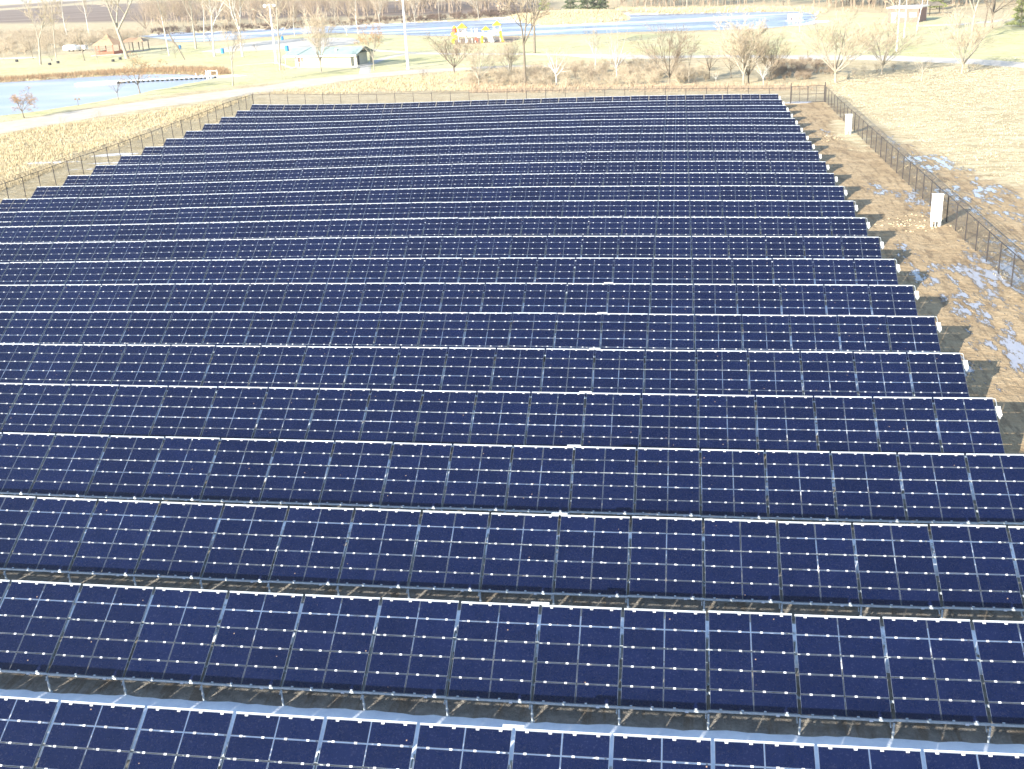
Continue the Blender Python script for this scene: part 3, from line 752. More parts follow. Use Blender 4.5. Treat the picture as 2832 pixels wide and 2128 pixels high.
# left park
tree(112, 179, 0, 'fork', 'thick pale tree with a tall crown at the left edge, before the brush', H=17)
tree(157, 165, 0, 'tall', 'tall slender bare tree just right of the thick leftmost tree', H=20)
tree(144, 171, 95, 'shrub', 'leaning multi-stemmed bare shrub at the foot of two tall trees, left of the gazebo', 'bark_mid', 'twig_mid', name='bare_shrub', cat='shrub', group='bare shrubs and thicket bushes')
tree(92, 164, 95, 'small', 'small bare tree left of and behind the thick leftmost tree', 'bark_mid', 'twig_mid')
tree(13, 176, 130, 'small', 'little bare tree at the left edge of the photo, above the pond', wd=1.3)
tree(234, 168, 80, 'small', 'small spreading bare tree left of the orange-roofed gazebo', 'bark_mid', 'twig', wd=1.3)
tree(271, 175, 125, 'small', 'little bare sapling in front of the orange-roofed gazebo', wd=1.2)
tree(352, 163, 0, 'fork', 'biggest thick pale tree, between the gazebo and the picnic shelter', 'bark_pale', 'twig', H=24, wd=1.15)
tree(248, 101, 0, 'tall', 'pale tall tree far behind the orange-roofed gazebo', 'bark_white', H=19)
tree(188, 108, 20, 'tall', 'leaning pale tall tree behind the white trailers', 'bark_white', H=20)
tree(387, 257, 140, 'small', 'small tree with withered orange leaves on the bank before the dock', 'bark_mid', 'twig_mid', leaf='leaf_orange', name='leafy_tree', wd=1.25)
tree(328, 276, 205, 'small', 'thin bare sapling on the bank left of the orange-leaved tree', 'bark_mid', 'twig_mid')
tree(67, 327, 245, 'wide', 'small flat-topped reddish tree on the pond bank at the far left', 'bark_mid', 'twig_dark', wd=1.15, leaf='leaf_orange', name='leafy_tree')
tree(172, 352, 318, 'small', 'faint bare sapling growing by the curving road at the left', 'twig', 'twig')
tree(275, 345, 300, 'small', 'faint wide sapling below the curving road, on the straw bank', 'twig', 'twig', wd=1.2)
tree(468, 153, 0, 'tall', 'straight pale tall tree by the picnic table', 'bark_white', H=20)
tree(485, 160, 110, 'small', 'short thin tree between the straight tall tree and the leaning one', 'bark_mid', 'twig_mid')
tree(542, 136, 0, 'fork', 'tall forked tree with a white foot, left of the parking lot', 'bark_pale', 'twig_mid', H=19, wd=.8)
tree(593, 156, 0, 'fork', 'tall pale forked tree beside the blue barrel on the lawn', 'bark_white', 'twig', H=20, wd=.8)
tree(565, 114, 10, 'tall', 'thin pale tree at the edge of the lake, above the parking lot', 'bark_white', H=17)
tree(581, 126, 82, 'small', 'short dark stubby tree near the lake end of the lawn', 'bark_dark', 'twig_dark')
tree(644, 238, 30, 'fork', 'bare tree with a pale trunk standing right above the curving road', 'bark_pale', 'twig', wd=.8)
tree(671, 157, 0, 'fork', 'tall whitish tree on the lawn left of the parking lot middle', 'bark_white', 'twig', H=19, wd=.75)
tree(709, 146, 118, 'small', 'very small forked tree at the front edge of the parking lot', 'bark_mid', 'twig_mid', wd=1.4)
tree(775, 194, 0, 'tall', 'tall bare tree close to the floodlight pole left of the restroom building', 'bark_pale', 'twig', H=19, wd=1.2)
tree(786, 220, 168, 'small', 'small sapling below the left corner of the restroom building', 'twig', 'twig')
tree(889, 202, 15, 'vase', 'bare tree standing in front of the restroom building wall', 'bark_pale', 'twig', wd=.5)
tree(815, 101, 8, 'tall', 'thin whitish tree on the lake shore above the parking lot', 'bark_white')
tree(850, 102, 40, 'small', 'small pale tree on the lake shore right of the thin whitish one', 'bark_white')
tree(960, 99, 55, 'small', 'low white forked tree at the lake edge behind the parking lot', 'bark_white', wd=1.3)
tree(991, 95, 0, 'tall', 'slim white tree at the lake edge above the restroom roof end', 'bark_white', H=14)
tree(897, 92, 30, 'fork', 'pale tree at the lake edge left of the low white forked tree', 'bark_white', wd=.9)
tree(1035, 196, 60, 'small', 'tree with withered orange leaves right of the restroom building', 'bark_pale', 'twig_mid', leaf='leaf_orange', name='leafy_tree', wd=.75)
# thicket trees behind the back fence
tree(1257, 204, 72, 'vase', 'vase-shaped bare tree in front of the playground at its left', 'bark_dark', 'twig_mid', wd=.85)
tree(1325, 238, 103, 'vase', 'pale bare tree in the thicket below the playground', 'bark_pale', 'twig', wd=.7)
tree(1411, 220, 100, 'vase', 'bare tree in the thicket, below the right end of the playground', 'bark_pale', 'twig', wd=.75)
tree(1453, 235, 0, 'fork', 'tallest bending bare tree in the middle of the thicket', 'bark_mid', 'twig', H=19, wd=.75)
tree(1443, 246, 165, 'shrub', 'pale shrubby clump at the foot of the tallest bending tree', 'twig', 'twig', name='bare_shrub', cat='shrub', group='bare shrubs and thicket bushes', wd=.7)
tree(1478, 147, 0, 'fork', 'tall tree on the lawn behind the thicket, right of the playground', 'bark_mid', 'twig', H=19, wd=.8)
tree(1539, 236, 120, 'wide', 'wide tree with a bright white trunk in the middle of the thicket', 'bark_white', 'twig', wd=1.0)
tree(1646, 195, 75, 'fork', 'tall thin tree behind the thicket, between the white trunk and the big tree', 'bark_white', 'twig', wd=.7)
tree(1707, 225, 70, 'wide', 'pale forked tree left of the big dark-footed tree', 'bark_white', 'twig', wd=.62)
tree(1776, 214, 160, 'small', 'small pale tree between the pale forked tree and the big dark-footed tree', 'bark_pale', 'twig')
tree(1852, 241, 62, 'vase', 'big bare tree with a dark-streaked foot right behind the fence', 'bark_mid', 'twig_mid', wd=.68)
tree(1905, 230, 95, 'fork', 'second stem-like tree close on the right of the big dark-footed tree', 'bark_pale', 'twig', wd=.6)
tree(1962, 218, 125, 'small', 'dark small tree standing alone left of the broad bushy tree', 'bark_dark', 'twig_mid')
tree(1980, 227, 190, 'small', 'tiny pale sapling just right of the dark small tree', 'bark_white', 'twig')
tree(2056, 234, 34, 'vase', 'broad bushy bare tree with several stems, left of the gate', 'bark_pale', 'twig', wd=.85)
tree(2070, 231, 60, 'vase', 'slightly smaller bare tree grown into the broad bushy one', 'bark_mid', 'twig', wd=.7)
tree(2022, 216, 120, 'small', 'short dark-trunked tree half hidden by the broad bushy tree', 'bark_dark', 'twig_mid')
tree(2111, 240, 155, 'small', 'small tree with a white foot directly left above the gate', 'bark_white', 'twig', wd=1.1)
tree(2132, 222, 85, 'vase', 'bare tree with upswept limbs right of the broad bushy tree', 'bark_mid', 'twig', wd=.75)
tree(2234, 171, 112, 'small', 'small bare tree beside the pale path, left of the very large tree', 'twig_mid', 'twig', wd=1.1)
tree(2211, 90, 18, 'tall', 'thin whitish tree by the snowy lake corner', 'bark_white', 'twig')
tree(2310, 229, 12, 'vase', 'very large round-crowned bare tree straight above the gate', 'bark_pale', 'twig', wd=.85)
tree(2438, 206, 38, 'vase', 'large bare tree with a dark bush at its foot, right of the very large tree', 'bark_pale', 'twig', wd=.8)
tree(2479, 144, 0, 'tall', 'tall white-barked tree left of the pinkish brick building corner', 'bark_white', 'twig', H=19)
tree(2499, 105, 0, 'tall', 'white-barked tree directly in front of the pinkish brick building', 'bark_white', 'twig', H=17)
tree(2534, 94, 0, 'tall', 'white-barked tree at the right corner of the pinkish brick building', 'bark_white', 'twig', H=15)
tree(2548, 225, 140, 'small', 'small pale tree on the straw field right of the large bushy one', 'bark_pale', 'twig', wd=1.1)
tree(2659, 204, 15, 'vase', 'large pale bare tree at the right, beside the bend of the path', 'bark_pale', 'twig', wd=.75)
tree(2686, 113, 0, 'fork', 'tall tree with a wide reddish crown top behind the large right-hand tree', 'bark_pale', 'twig', H=17)
tree(2742, 80, 0, 'wide', 'dark-trunked tree casting a dark shadow near the right edge', 'bark_dark', 'twig_mid', H=14)
tree(2722, 77, 0, 'fork', 'dark leaning trunk beside the shadow-casting tree near the right edge', 'bark_dark', 'twig_mid', H=13)
tree(2166, 16, 0, 'wide', 'dark spreading tree on the far shore above the snowy lake corner', 'bark_dark', 'twig_mid', H=12)
tree(2438, 35, 0, 'tall', 'thin tree behind the pinkish brick building at its left', 'bark_mid', 'twig', H=14)
tree(2562, 44, 0, 'tall', 'pale straight tree beside the small dark pavilion', 'bark_white', 'twig', H=15)
# lighter single trees in front of the far woods
far_list = [(1150, 62, 'fork'), (1215, 58, 'tall'), (1325, 55, 'fork'), (700, 80, 'tall'), (770, 78, 'fork'), (930, 70, 'tall'), (1050, 66, 'fork'), (1900, 20, 'fork'), (1985, 18, 'tall'), (1785, 24, 'fork')]
fl = ['pale tree on the far shore straight above the playground gap', 'slim tree on the far shore above the left playground roof', 'pale tree on the far shore left of the island',
      'thin tree on the far shore at the narrow left end of the lake', 'forked tree on the far shore above the parking lot', 'thin tree on the far shore above the restroom roof',
      'forked tree on the far shore left of the right-hand floodlight pole', 'forked tree at the top of the photo above the blue lake', 'thin tree at the top of the photo above the blue lake', 'forked tree beyond the spit right of the evergreens']
for (u, v, s_), lb in zip(far_list, fl): tree(u, v, 0, s_, lb, 'bark_pale', 'twig', H=14 + (u % 5), wd=.9)

# evergreens: trunk + layered clumps of needles
def conifer_mesh(seed):
    rg = np.random.default_rng(seed); P_, A_ = [], []
    for i in range(2600):
        t = rg.random() ** 1.25; z = .10 + .9 * t; rad = .30 * (1 - t) ** .8 * (0.75 + .3 * math.sin(z * 34 + seed)) * math.sqrt(rg.uniform(.25, 1)); az = rg.uniform(0, 2 * PI)
        rad *= 1 + .22 * math.sin(az * 3 + z * 9 + seed)
        P_.append((rad * math.cos(az), rad * math.sin(az), z - rad * .25)); A_.append((math.cos(az), math.sin(az), rg.uniform(-.5, .1)))
    P_, A_ = np.array(P_), np.array(A_); A_ += rg.normal(0, .3, A_.shape); A_ /= np.linalg.norm(A_, axis=1)[:, None]
    B_ = np.cross(A_, rg.normal(0, 1, A_.shape)); B_ /= np.linalg.norm(B_, axis=1)[:, None]; n = len(P_); s_ = rg.uniform(.018, .034, (n, 1))
    V_ = np.stack([P_ - A_ * s_, P_ + B_ * s_ * .45, P_ + A_ * s_, P_ - B_ * s_ * .45], 1).reshape(-1, 3)
    return V_, np.arange(4 * n).reshape(-1, 4)
CT = MB().tube((0, 0, 0), (0, 0, .9), .02, .004, k=6).mesh('trunk', M['bark_dark'])
CF_ = {}
def conifer(u, v, H, label, mk='needles', wd=1.0):
    p_ = at(u, v); k = NT[0] % 3; NT[0] += 1
    if (k, mk) not in CF_: CF_[(k, mk)] = mesh_np('crown', *conifer_mesh(k), M[mk])
    r_ = thing('evergreen_tree', label, 'tree', (p_[0], p_[1], gq(p_[0], p_[1])), k * 2.1 + u, 'evergreens by the lake and the right edge'); r_.scale = (H * wd, H * wd, H)
    link('trunk', CT, r_); link('crown', CF_[(k, mk)], r_)
conifer(1505, 31, 9, 'pale leftmost evergreen on the island mound', 'needles_y', 1.1)
conifer(1578, 29, 9, 'green evergreen second from the left on the island mound', wd=1.3)
conifer(1625, 33, 12, 'largest dark green evergreen on the island mound', wd=1.3)
conifer(1652, 31, 10, 'evergreen tight against the right of the largest island evergreen', wd=1.1)
conifer(1668, 29, 8, 'smallest rightmost evergreen on the island mound', 'needles_y', 1.2)
conifer(2590, 27, 9, 'yellow-green evergreen above the small dark pavilion', 'needles_y', 1.3)
conifer(2822, 75, 8, 'yellow-green evergreen at the right edge of the photo', 'needles_y', 1.3)

# thicket shrubs behind the back fence: things of their own
rr = random.Random(21)
sh = [(1170, 222, 185, 'reddish spindly shrub right of the road end, left of the thicket', 'twig_dark'), (1200, 235, 212, 'low pale shrub near the back fence below the reddish spindly one', 'twig'),
      (1480, 225, 180, 'dark twiggy bush left of the white-trunked tree', 'twig_dark'), (1510, 215, 172, 'tangled grey bush behind the white-trunked tree', 'twig_mid'), (1592, 222, 170, 'reddish brush bush right of the white-trunked tree', 'twig_dark'),
      (1630, 226, 168, 'taller reddish-brown bush in the middle of the thicket', 'twig_dark'), (1665, 228, 172, 'grey bush touching the middle reddish-brown bush on its right', 'twig_mid'), (1745, 215, 172, 'brown bush right of the pale forked tree', 'twig_mid'),
      (1800, 212, 168, 'tangled bush left of the big dark-footed tree', 'twig_mid'), (1925, 240, 215, 'round reddish bush at the back fence, right of the big dark-footed tree', 'twig_dark'), (1895, 215, 175, 'bush in the shade behind the round reddish bush', 'twig_mid'),
      (2165, 210, 172, 'dark bush left of the very large round-crowned tree', 'twig_dark'), (2205, 205, 168, 'second dark bush nearer the very large round-crowned tree', 'twig_dark'), (2130, 218, 180, 'brown bush under the upswept-limbed tree', 'twig_mid'),
      (2390, 203, 172, 'dark bush left of the foot of the large right tree', 'twig_dark'), (2425, 200, 165, 'dark bush at the foot of the large right tree', 'twig_dark'), (2470, 196, 165, 'dark bush right of the foot of the large right tree', 'twig_dark'),
      (2505, 190, 166, 'last low dark bush on the right of the dark bushes', 'twig_dark'), (2360, 212, 185, 'low tangled bush between the very large tree and the dark bushes', 'twig_mid'), (2690, 190, 168, 'low dark bush at the bend of the path by the large pale tree', 'twig_dark'),
      (2395, 232, 216, 'low reddish tuft bush on the straw field above the right fence', 'twig_dark'), (1320, 230, 196, 'bush left of the pale tree below the playground', 'twig_mid'), (1385, 232, 190, 'brown bush right of the pale tree below the playground', 'twig_mid'),
      (2370, 30, 5, 'dark bush left behind the pinkish brick building', 'twig_dark'), (1730, 48, 28, 'reddish bush at the right tip of the island', 'twig_dark')]
for (u, v, vt, lb, tw) in sh: tree(u, v, vt, 'shrub', lb, tw, tw, name='bare_shrub', cat='shrub', group='bare shrubs and thicket bushes', wd=1.15)

# far woods, brush and tall grass: what nobody could count
def scatter(P, n, seed):
    rg = np.random.default_rng(seed); x0, y0 = P.min(0); x1, y1 = P.max(0); out = []
    tot = 0
    while tot < n:
        q = np.stack([rg.uniform(x0, x1, n * 3), rg.uniform(y0, y1, n * 3)], 1); q = q[sdist(P, q[:, 0], q[:, 1]) > 0]; out.append(q); tot += len(q)
        if len(out) > 60: break
    return np.concatenate(out)[:n]
def mass(name, label, px, n, hr, style, twig, seed, frac=.35, wd=1.0, rk=1.6, wpts=None, lit=False):
    P_ = poly(px) if wpts is None else np.array(wpts); Q = scatter(P_, n, seed); rg = np.random.default_rng(seed + 1); Vs, Fs, o_ = [], [], 0
    for (x, y) in Q:
        th, tn, tp = TPL[style[rg.integers(len(style))]][rg.integers(2)]
        sub = tn[rg.random(len(tn)) < frac]; S = np.concatenate([th, sub]); h = rg.uniform(*hr)
        a = rg.uniform(0, 2 * PI); c_, s_ = math.cos(a), math.sin(a); S = S.copy()
        for k in (0, 3):
            xx, yy = S[:, k].copy() * wd, S[:, k + 1].copy() * wd; S[:, k] = xx * c_ - yy * s_; S[:, k + 1] = xx * s_ + yy * c_
        S[:, :6] *= h; S[:, 6:] = np.clip(S[:, 6:] * h, .012, .16) * rk; S[:, [0, 3]] += x; S[:, [1, 4]] += y; S[:, [2, 5]] += gq(x, y)
        V_, F_ = tubes(S, 3); Vs.append(V_); Fs.append(F_ + o_); o_ += len(V_)
    tag(link(name, mesh_np(name, np.concatenate(Vs), np.concatenate(Fs), M[twig])), label, name.replace('_', ' '), kind='stuff')
mass('woods', 'dense bare woods along the far shore of the lake', [(395, 96), (450, 88), (560, 80), (700, 74), (900, 64), (1072, 58), (1260, 52), (1407, 44), (1480, 32), (1480, 8), (1000, 22), (600, 46), (395, 66)], 330, (9, 16), ['fork', 'tall', 'vase'], 'twig_mid', 31, .30, .95, 1.2)
mass('woods', 'bare woods at the top of the photo beyond the blue part of the lake', [(1680, 26), (1900, 22), (2200, 16), (2200, 4), (1680, 4)], 120, (9, 14), ['fork', 'tall', 'vase'], 'twig_mid', 33, .30, .95, 1.2)
mass('woods', 'hazy bare woods behind the pinkish brick building at the top right', [(2230, 28), (2450, 26), (2900, 12), (2900, 0), (2230, 6)], 120, (9, 15), ['fork', 'vase'], 'twig_mid', 34, .3, .95, 1.2)
mass('brush', 'reddish-brown brush band beyond the lawn at the left', [(-80, 160), (60, 155), (200, 135), (400, 112), (420, 96), (200, 98), (-80, 105)], 260, (2.0, 4.5), ['shrub', 'vase'], 'twig', 35, .18, 1.3, 1.6)
mass('brush', 'low reddish brush under the far woods along the lake shore', [(420, 96), (700, 83), (1072, 64), (1407, 50), (1480, 44), (1480, 34), (1072, 56), (700, 76), (420, 88)], 330, (1.2, 2.6), ['shrub'], 'twig_dark', 36, .12, 1.5, 1.8)
mass('undergrowth', 'tangled reddish undergrowth between the thicket trees behind the back fence', [(1290, 238), (1500, 242), (1780, 240), (1960, 226), (1960, 190), (1700, 176), (1560, 182), (1400, 205), (1290, 222)], 380, (.9, 2.2), ['shrub'], 'twig', 37, .16, 1.4, .9)
mass('undergrowth', 'dark undergrowth on the slope below the path, left of the gate corner', [(2120, 225), (2260, 222), (2330, 200), (2250, 172), (2120, 176)], 90, (.7, 1.8), ['shrub'], 'twig_mid', 38, .25, 1.5, 1.0)
def grass(name, label, P, n, hr, mk, seed, lean=.35, per=5, wr=(.02, .05), dens=None):
    Q = scatter(P, n, seed); rg = np.random.default_rng(seed)
    if dens is not None: Q = Q[dens(Q[:, 0], Q[:, 1]) > rg.random(len(Q))]
    n = len(Q); Q = np.repeat(Q, per, 0); m_ = len(Q); Q = Q + rg.normal(0, .14, Q.shape); h = np.repeat(rg.uniform(*hr, n), per) * rg.uniform(.5, 1.1, m_)
    az = rg.uniform(0, 2 * PI, m_); L_ = rg.normal(0, lean, (m_, 2)) + np.array([.22, .05]); zz = gz(Q[:, 0], Q[:, 1])
    wv = np.stack([np.cos(az), np.sin(az)], 1) * rg.uniform(*wr, m_)[:, None]
    a = np.c_[Q - wv, zz - .03]; b = np.c_[Q + wv, zz - .03]; t = np.c_[Q + L_ * h[:, None], zz + h * np.sqrt(np.clip(1 - (L_ ** 2).sum(1), .15, 1))]
    V_ = np.stack([a, b, t], 1).reshape(-1, 3)
    tag(link(name, mesh_np(name, V_, np.arange(3 * m_).reshape(-1, 3), M[mk])), label, 'grass', kind='stuff')
for nm, c1, c2 in (('straw_tan', (0.36, 0.26, 0.17), (0.56, 0.44, 0.31)), ('straw', (0.42, 0.34, 0.20), (0.62, 0.53, 0.36)), ('straw_red', (0.26, 0.17, 0.10), (0.44, 0.31, 0.19)), ('straw_pale', (0.50, 0.42, 0.27), (0.70, 0.62, 0.45))):
    M[nm] = noisy(nm + '_grass', c1, c2, 0.8, 0.9, coord='pos', detail=7, spec=.2)
bank = poly([(-60, 385), (0, 378), (129, 352), (258, 332), (387, 316), (515, 298), (644, 280), (684, 262), (684, 275), (600, 305), (545, 335), (470, 362), (330, 410), (180, 462), (0, 530), (-60, 560)])
def clumpy(x, y): return .55 + .45 * lump(x * .6, y * .6)
grass('tall_grass', 'matted tall dry grass on the bank between the left fence and the road', bank, 15000, (.22, .6), 'straw', 51, dens=clumpy)
bank2 = poly([(684, 262), (773, 248), (900, 236), (1140, 210), (1300, 196), (1300, 240), (1290, 252), (900, 262), (700, 262)])
grass('tall_grass', 'dry grass between the road and the back fence', bank2, 7000, (.2, .6), 'straw', 52, dens=clumpy)
bank3 = poly([(1290, 244), (1290, 232), (1500, 238), (1800, 238), (2100, 236), (2290, 236), (2290, 250), (1700, 256), (1300, 258)])
grass('tall_grass', 'reddish dry grass at the foot of the thicket along the back fence', bank3, 4500, (.4, 1.0), 'straw_tan', 53, dens=clumpy)
fieldR = np.array([(27, 138), (31, 90), (40, 60), (70, 60), (110, 130), (110, 220), (60, 190), (27, 165)])
grass('tall_grass', 'pale flattened dry grass on the wide field at the right', fieldR, 26000, (.05, .22), 'straw_pale', 54, lean=.5)
shore = poly([(-60, 231), (0, 227), (86, 222), (206, 214), (326, 207), (430, 203), (507, 203), (590, 208), (640, 205), (620, 190), (480, 188), (300, 197), (130, 210), (0, 216), (-60, 220)])
grass('tall_grass', 'reddish reeds along the far bank of the pond', shore, 5200, (.5, 1.2), 'straw_red', 55)
isle = poly([(1405, 52), (1493, 70), (1587, 68), (1690, 63), (1748, 54), (1745, 46), (1700, 36), (1500, 36), (1420, 42)])
grass('tall_grass', 'dry grass covering the island mound in the lake', isle, 5000, (.4, 1.1), 'straw', 56, wr=(.05, .12))
rimg = poly([(1700, 34), (1850, 37), (2033, 32), (2210, 30), (2260, 38), (2290, 34), (2240, 24), (2033, 22), (1850, 26), (1700, 24)])
grass('tall_grass', 'straw-coloured reeds on the far shore of the blue lake', rimg, 3500, (.6, 1.4), 'straw', 57, wr=(.06, .14))
fence_r = np.array([(24.9, 140), (24.9, 50), (26.5, 45), (28.5, 80), (27, 140)])
grass('tall_grass', 'thin straw tufts growing along the outside of the right fence', fence_r, 500, (.08, .22), 'straw', 58, dens=clumpy)

# ------------------------------------------------------------------ buildings and park furniture
M['block'] = noisy('pale_block_wall', (0.50, 0.47, 0.37), (0.60, 0.56, 0.45), 2, .9, coord='pos')
M['green_roof'] = noisy('grey_green_roof', (0.26, 0.34, 0.32), (0.34, 0.42, 0.40), 1, .5, coord='pos')
M['pink_brick'] = noisy('pink_brick', (0.24, 0.13, 0.105), (0.31, 0.18, 0.15), 3, .9, coord='pos')
M['red_wood'] = noisy('red_wood', (0.34, 0.10, 0.06), (0.46, 0.17, 0.10), 3, .8, coord='pos')
M['orange_roof'] = noisy('orange_shingles', (0.46, 0.27, 0.15), (0.58, 0.38, 0.23), 2, .85, coord='pos')
M['window'] = mat('dark_window', (0.10, 0.08, 0.10), .2)
M['blue'] = mat('blue_plastic', (0.03, 0.24, 0.55), .45)
M['black'] = mat('black_drum', (0.03, 0.03, 0.035), .6)
M['yellow'] = mat('yellow_plastic', (0.85, 0.60, 0.03), .4)
M['red'] = mat('red_plastic', (0.62, 0.07, 0.04), .4)
M['pole'] = noisy('pale_pole', (0.70, 0.68, 0.72), (0.80, 0.78, 0.80), 1, .5, coord='pos')
M['mulch'] = noisy('wood_mulch', (0.20, 0.14, 0.10), (0.32, 0.24, 0.17), 3, .95, coord='pos')
# restroom building
A = at(818, 187); B = at(989.5, 184.5); ax = (B - A)[:2]; Lb = float(np.hypot(*ax)); ang = math.atan2(ax[1], ax[0])
rb = thing('restroom_building', 'long low pale building with a grey-green roof beside the curving road', 'building', (A[0], A[1], gq(A[0], A[1])), ang)
Dp = 7.5; Hh = 2.55
link('wall', MB().box((Lb / 2 - .8, Dp / 2, Hh / 2), (Lb - 1.6, Dp, Hh)).box((Lb - .45, .12, Hh / 2), (.7, .24, Hh)).box((Lb - .45, Dp - .12, Hh / 2), (.7, .24, Hh)).add([(0, .0, Hh), (0, Dp, Hh), (0, Dp / 2, Hh + 1.45), (.2, 0, Hh), (.2, Dp, Hh), (.2, Dp / 2, Hh + 1.45)], [(0, 2, 1), (3, 4, 5)]).mesh('wall', M['block']), rb)
rf = MB(); ov = .8; rx0, rx1 = -2.6, Lb + .3
rf.add([(rx0, -ov, Hh - .02), (rx1, -ov, Hh - .02), (rx1, Dp / 2, Hh + 1.5), (rx0, Dp / 2, Hh + 1.5), (rx0, Dp + ov, Hh - .02), (rx1, Dp + ov, Hh - .02)], [(0, 1, 2, 3), (3, 2, 5, 4)])
rf.add([(rx0, -ov, Hh - .14), (rx1, -ov, Hh - .14), (rx1, Dp / 2, Hh + 1.38), (rx0, Dp / 2, Hh + 1.38), (rx0, Dp + ov, Hh - .14), (rx1, Dp + ov, Hh - .14)], [(3, 2, 1, 0), (4, 5, 2, 3)])
rfo = link('roof', rf.mesh('roof', M['green_roof']), rb)
link('fascia', MB().box(((rx0 + rx1) / 2, -ov - .03, Hh - .1), (rx1 - rx0, .06, .34)).mesh('fascia', M['white']), rfo)
link('vent', MB().tube((Lb * .62, 1.6, Hh + .8), (Lb * .62, 1.6, Hh + 1.25), .22, .22, 10).mesh('vent', M['white']), rfo)
wf = link('window', MB().box((1.55, -.03, 1.62), (1.5, .08, 1.0)).mesh('window', M['white']), rb)
for x in (1.2, 1.9): link('pane', MB().box((x, -.085, 1.62), (.58, .03, .84)).mesh('pane', M['pink_brick']), wf)
link('door', MB().box((Lb - 1.58, Dp * .42, 1.05), (.06, 1.1, 2.1)).mesh('door', M['black']), rb)
link('plinth', MB().box((Lb / 2 - .3, Dp / 2 - .2, .06), (Lb + 1.4, Dp + 1.6, .16)).mesh('plinth', M['path']), rb)
for x in (-2.2,): 
    for y in (-.5, Dp + .5): link('roof_post', MB().box((x, y, Hh / 2), (.14, .14, Hh)).mesh('roof_post', M['block']), rb)
# brick building
A = at(2454, 64.5); B = at(2539, 63.5); ax = (B - A)[:2]; Lb = float(np.hypot(*ax)); ang = math.atan2(ax[1], ax[0]); Hh = hgt(2454, 64.5, 24)
pb = thing('brick_building', 'plain pinkish brick block of a building with a flat white roof, top right', 'building', (A[0], A[1], gq(A[0], A[1])), ang)
link('wall', MB().box((Lb / 2, 4, Hh / 2), (Lb, 8, Hh)).mesh('wall', M['pink_brick']), pb)
link('roof', MB().box((Lb / 2, 4, Hh + .15), (Lb + .8, 8.8, .3)).mesh('roof', M['white']), pb)
for x in (Lb * .2,): link('door', MB().box((x, -.03, 1.3), (1.3, .08, 2.6)).mesh('door', M['block']), pb)
for x in (Lb * .5, Lb * .82): link('window', MB().box((x, -.03, Hh * .55), (1.8, .08, 1.2)).mesh('window', M['block']), pb)
# gazebo with an orange roof, picnic shelter beside it
def shelter(name, label, u, v, W_, D_, Hp, Hr, roofm, postm, rail, ang=.0):
    p_ = at(u, v); s_ = thing(name, label, 'shelter', (p_[0], p_[1], gq(p_[0], p_[1])), ang)
    n = 6 if name == 'gazebo' else 4
    if n == 6:
        pts = [(W_ / 2 * math.cos(a), W_ / 2 * math.sin(a)) for a in [i * PI / 3 for i in range(6)]]
    else: pts = [(-W_ / 2, -D_ / 2), (0, -D_ / 2), (W_ / 2, -D_ / 2), (W_ / 2, D_ / 2), (0, D_ / 2), (-W_ / 2, D_ / 2)]
    for x, y in pts: link('post', MB().box((x, y, Hp / 2), (.22, .22, Hp)).mesh('post', M[postm]), s_)
    if n == 6: link('roof', MB().cone((0, 0, Hp), W_ * .62, Hr, 6).cone((0, 0, Hp + Hr * .8), W_ * .14, Hr * .38, 6).mesh('roof', M[roofm]), s_)
    else:
        a_, b_ = W_ / 2 + .6, D_ / 2 + .6
        link('roof', MB().add([(-a_, -b_, Hp), (a_, -b_, Hp), (a_, b_, Hp), (-a_, b_, Hp), (-a_ * .5, 0, Hp + Hr), (a_ * .5, 0, Hp + Hr)], [(0, 1, 5, 4), (1, 2, 5), (2, 3, 4, 5), (3, 0, 4), (3, 2, 1, 0)]).mesh('roof', M[roofm]), s_)
    if rail:
        for (a_, b_) in list(zip(pts, pts[1:] + pts[:1]))[:6]:
            if a_ == pts[1]: continue
            mx, my = (a_[0] + b_[0]) / 2, (a_[1] + b_[1]) / 2
            link('rail_panel', MB().box((mx, my, .55), (math.dist(a_, b_) - .25, .08, .85), rz=math.atan2(b_[1] - a_[1], b_[0] - a_[0])).mesh('rail_panel', M['red_wood']), s_)
    link('floor', MB().box((0, 0, .05), (W_ * 1.1, (D_ if n == 4 else W_) * 1.1, .12)).mesh('floor', M['path']), s_)
shelter('gazebo', 'gazebo with an orange shingled roof and red railings, top left', 305, 150, 8.0, 8, 2.7, 2.6, 'orange_roof', 'red_wood', True, .2)
shelter('picnic_shelter', 'dark-posted picnic shelter right behind the biggest pale tree', 378, 141, 6.0, 5, 2.7, 1.1, 'orange_roof', 'bark_dark', False, .1)
for (u, v, lb, sc_) in ((198, 143, 'left one of two white trailers on the lawn left of the gazebo', 1.0), (226, 141, 'right one of two white trailers, nearer the gazebo', .85)):
    p_ = at(u, v); t = thing('trailer', lb, 'trailer', (p_[0], p_[1], gq(p_[0], p_[1])), -.12, 'white trailers by the gazebo'); t.scale = (sc_,) * 3
    link('body', MB().prism([(-2.3, -1), (2.3, -1), (2.3, 1), (-2.3, 1)], .55, 1.7).prism([(-1.9, -.8), (1.6, -.8), (1.6, .8), (-1.9, .8)], 1.7, 2.0).mesh('body', M['white']), t)
    for y in (-1.02, 1.02): link('wheel', MB().tube((0, y - .09, .35), (0, y + .09, .35), .35, .35, 14).mesh('wheel', M['black']), t)
    link('hitch', MB().tube((2.3, 0, .6), (3.3, 0, .5), .05, k=6).mesh('hitch', M['zinc']), t)
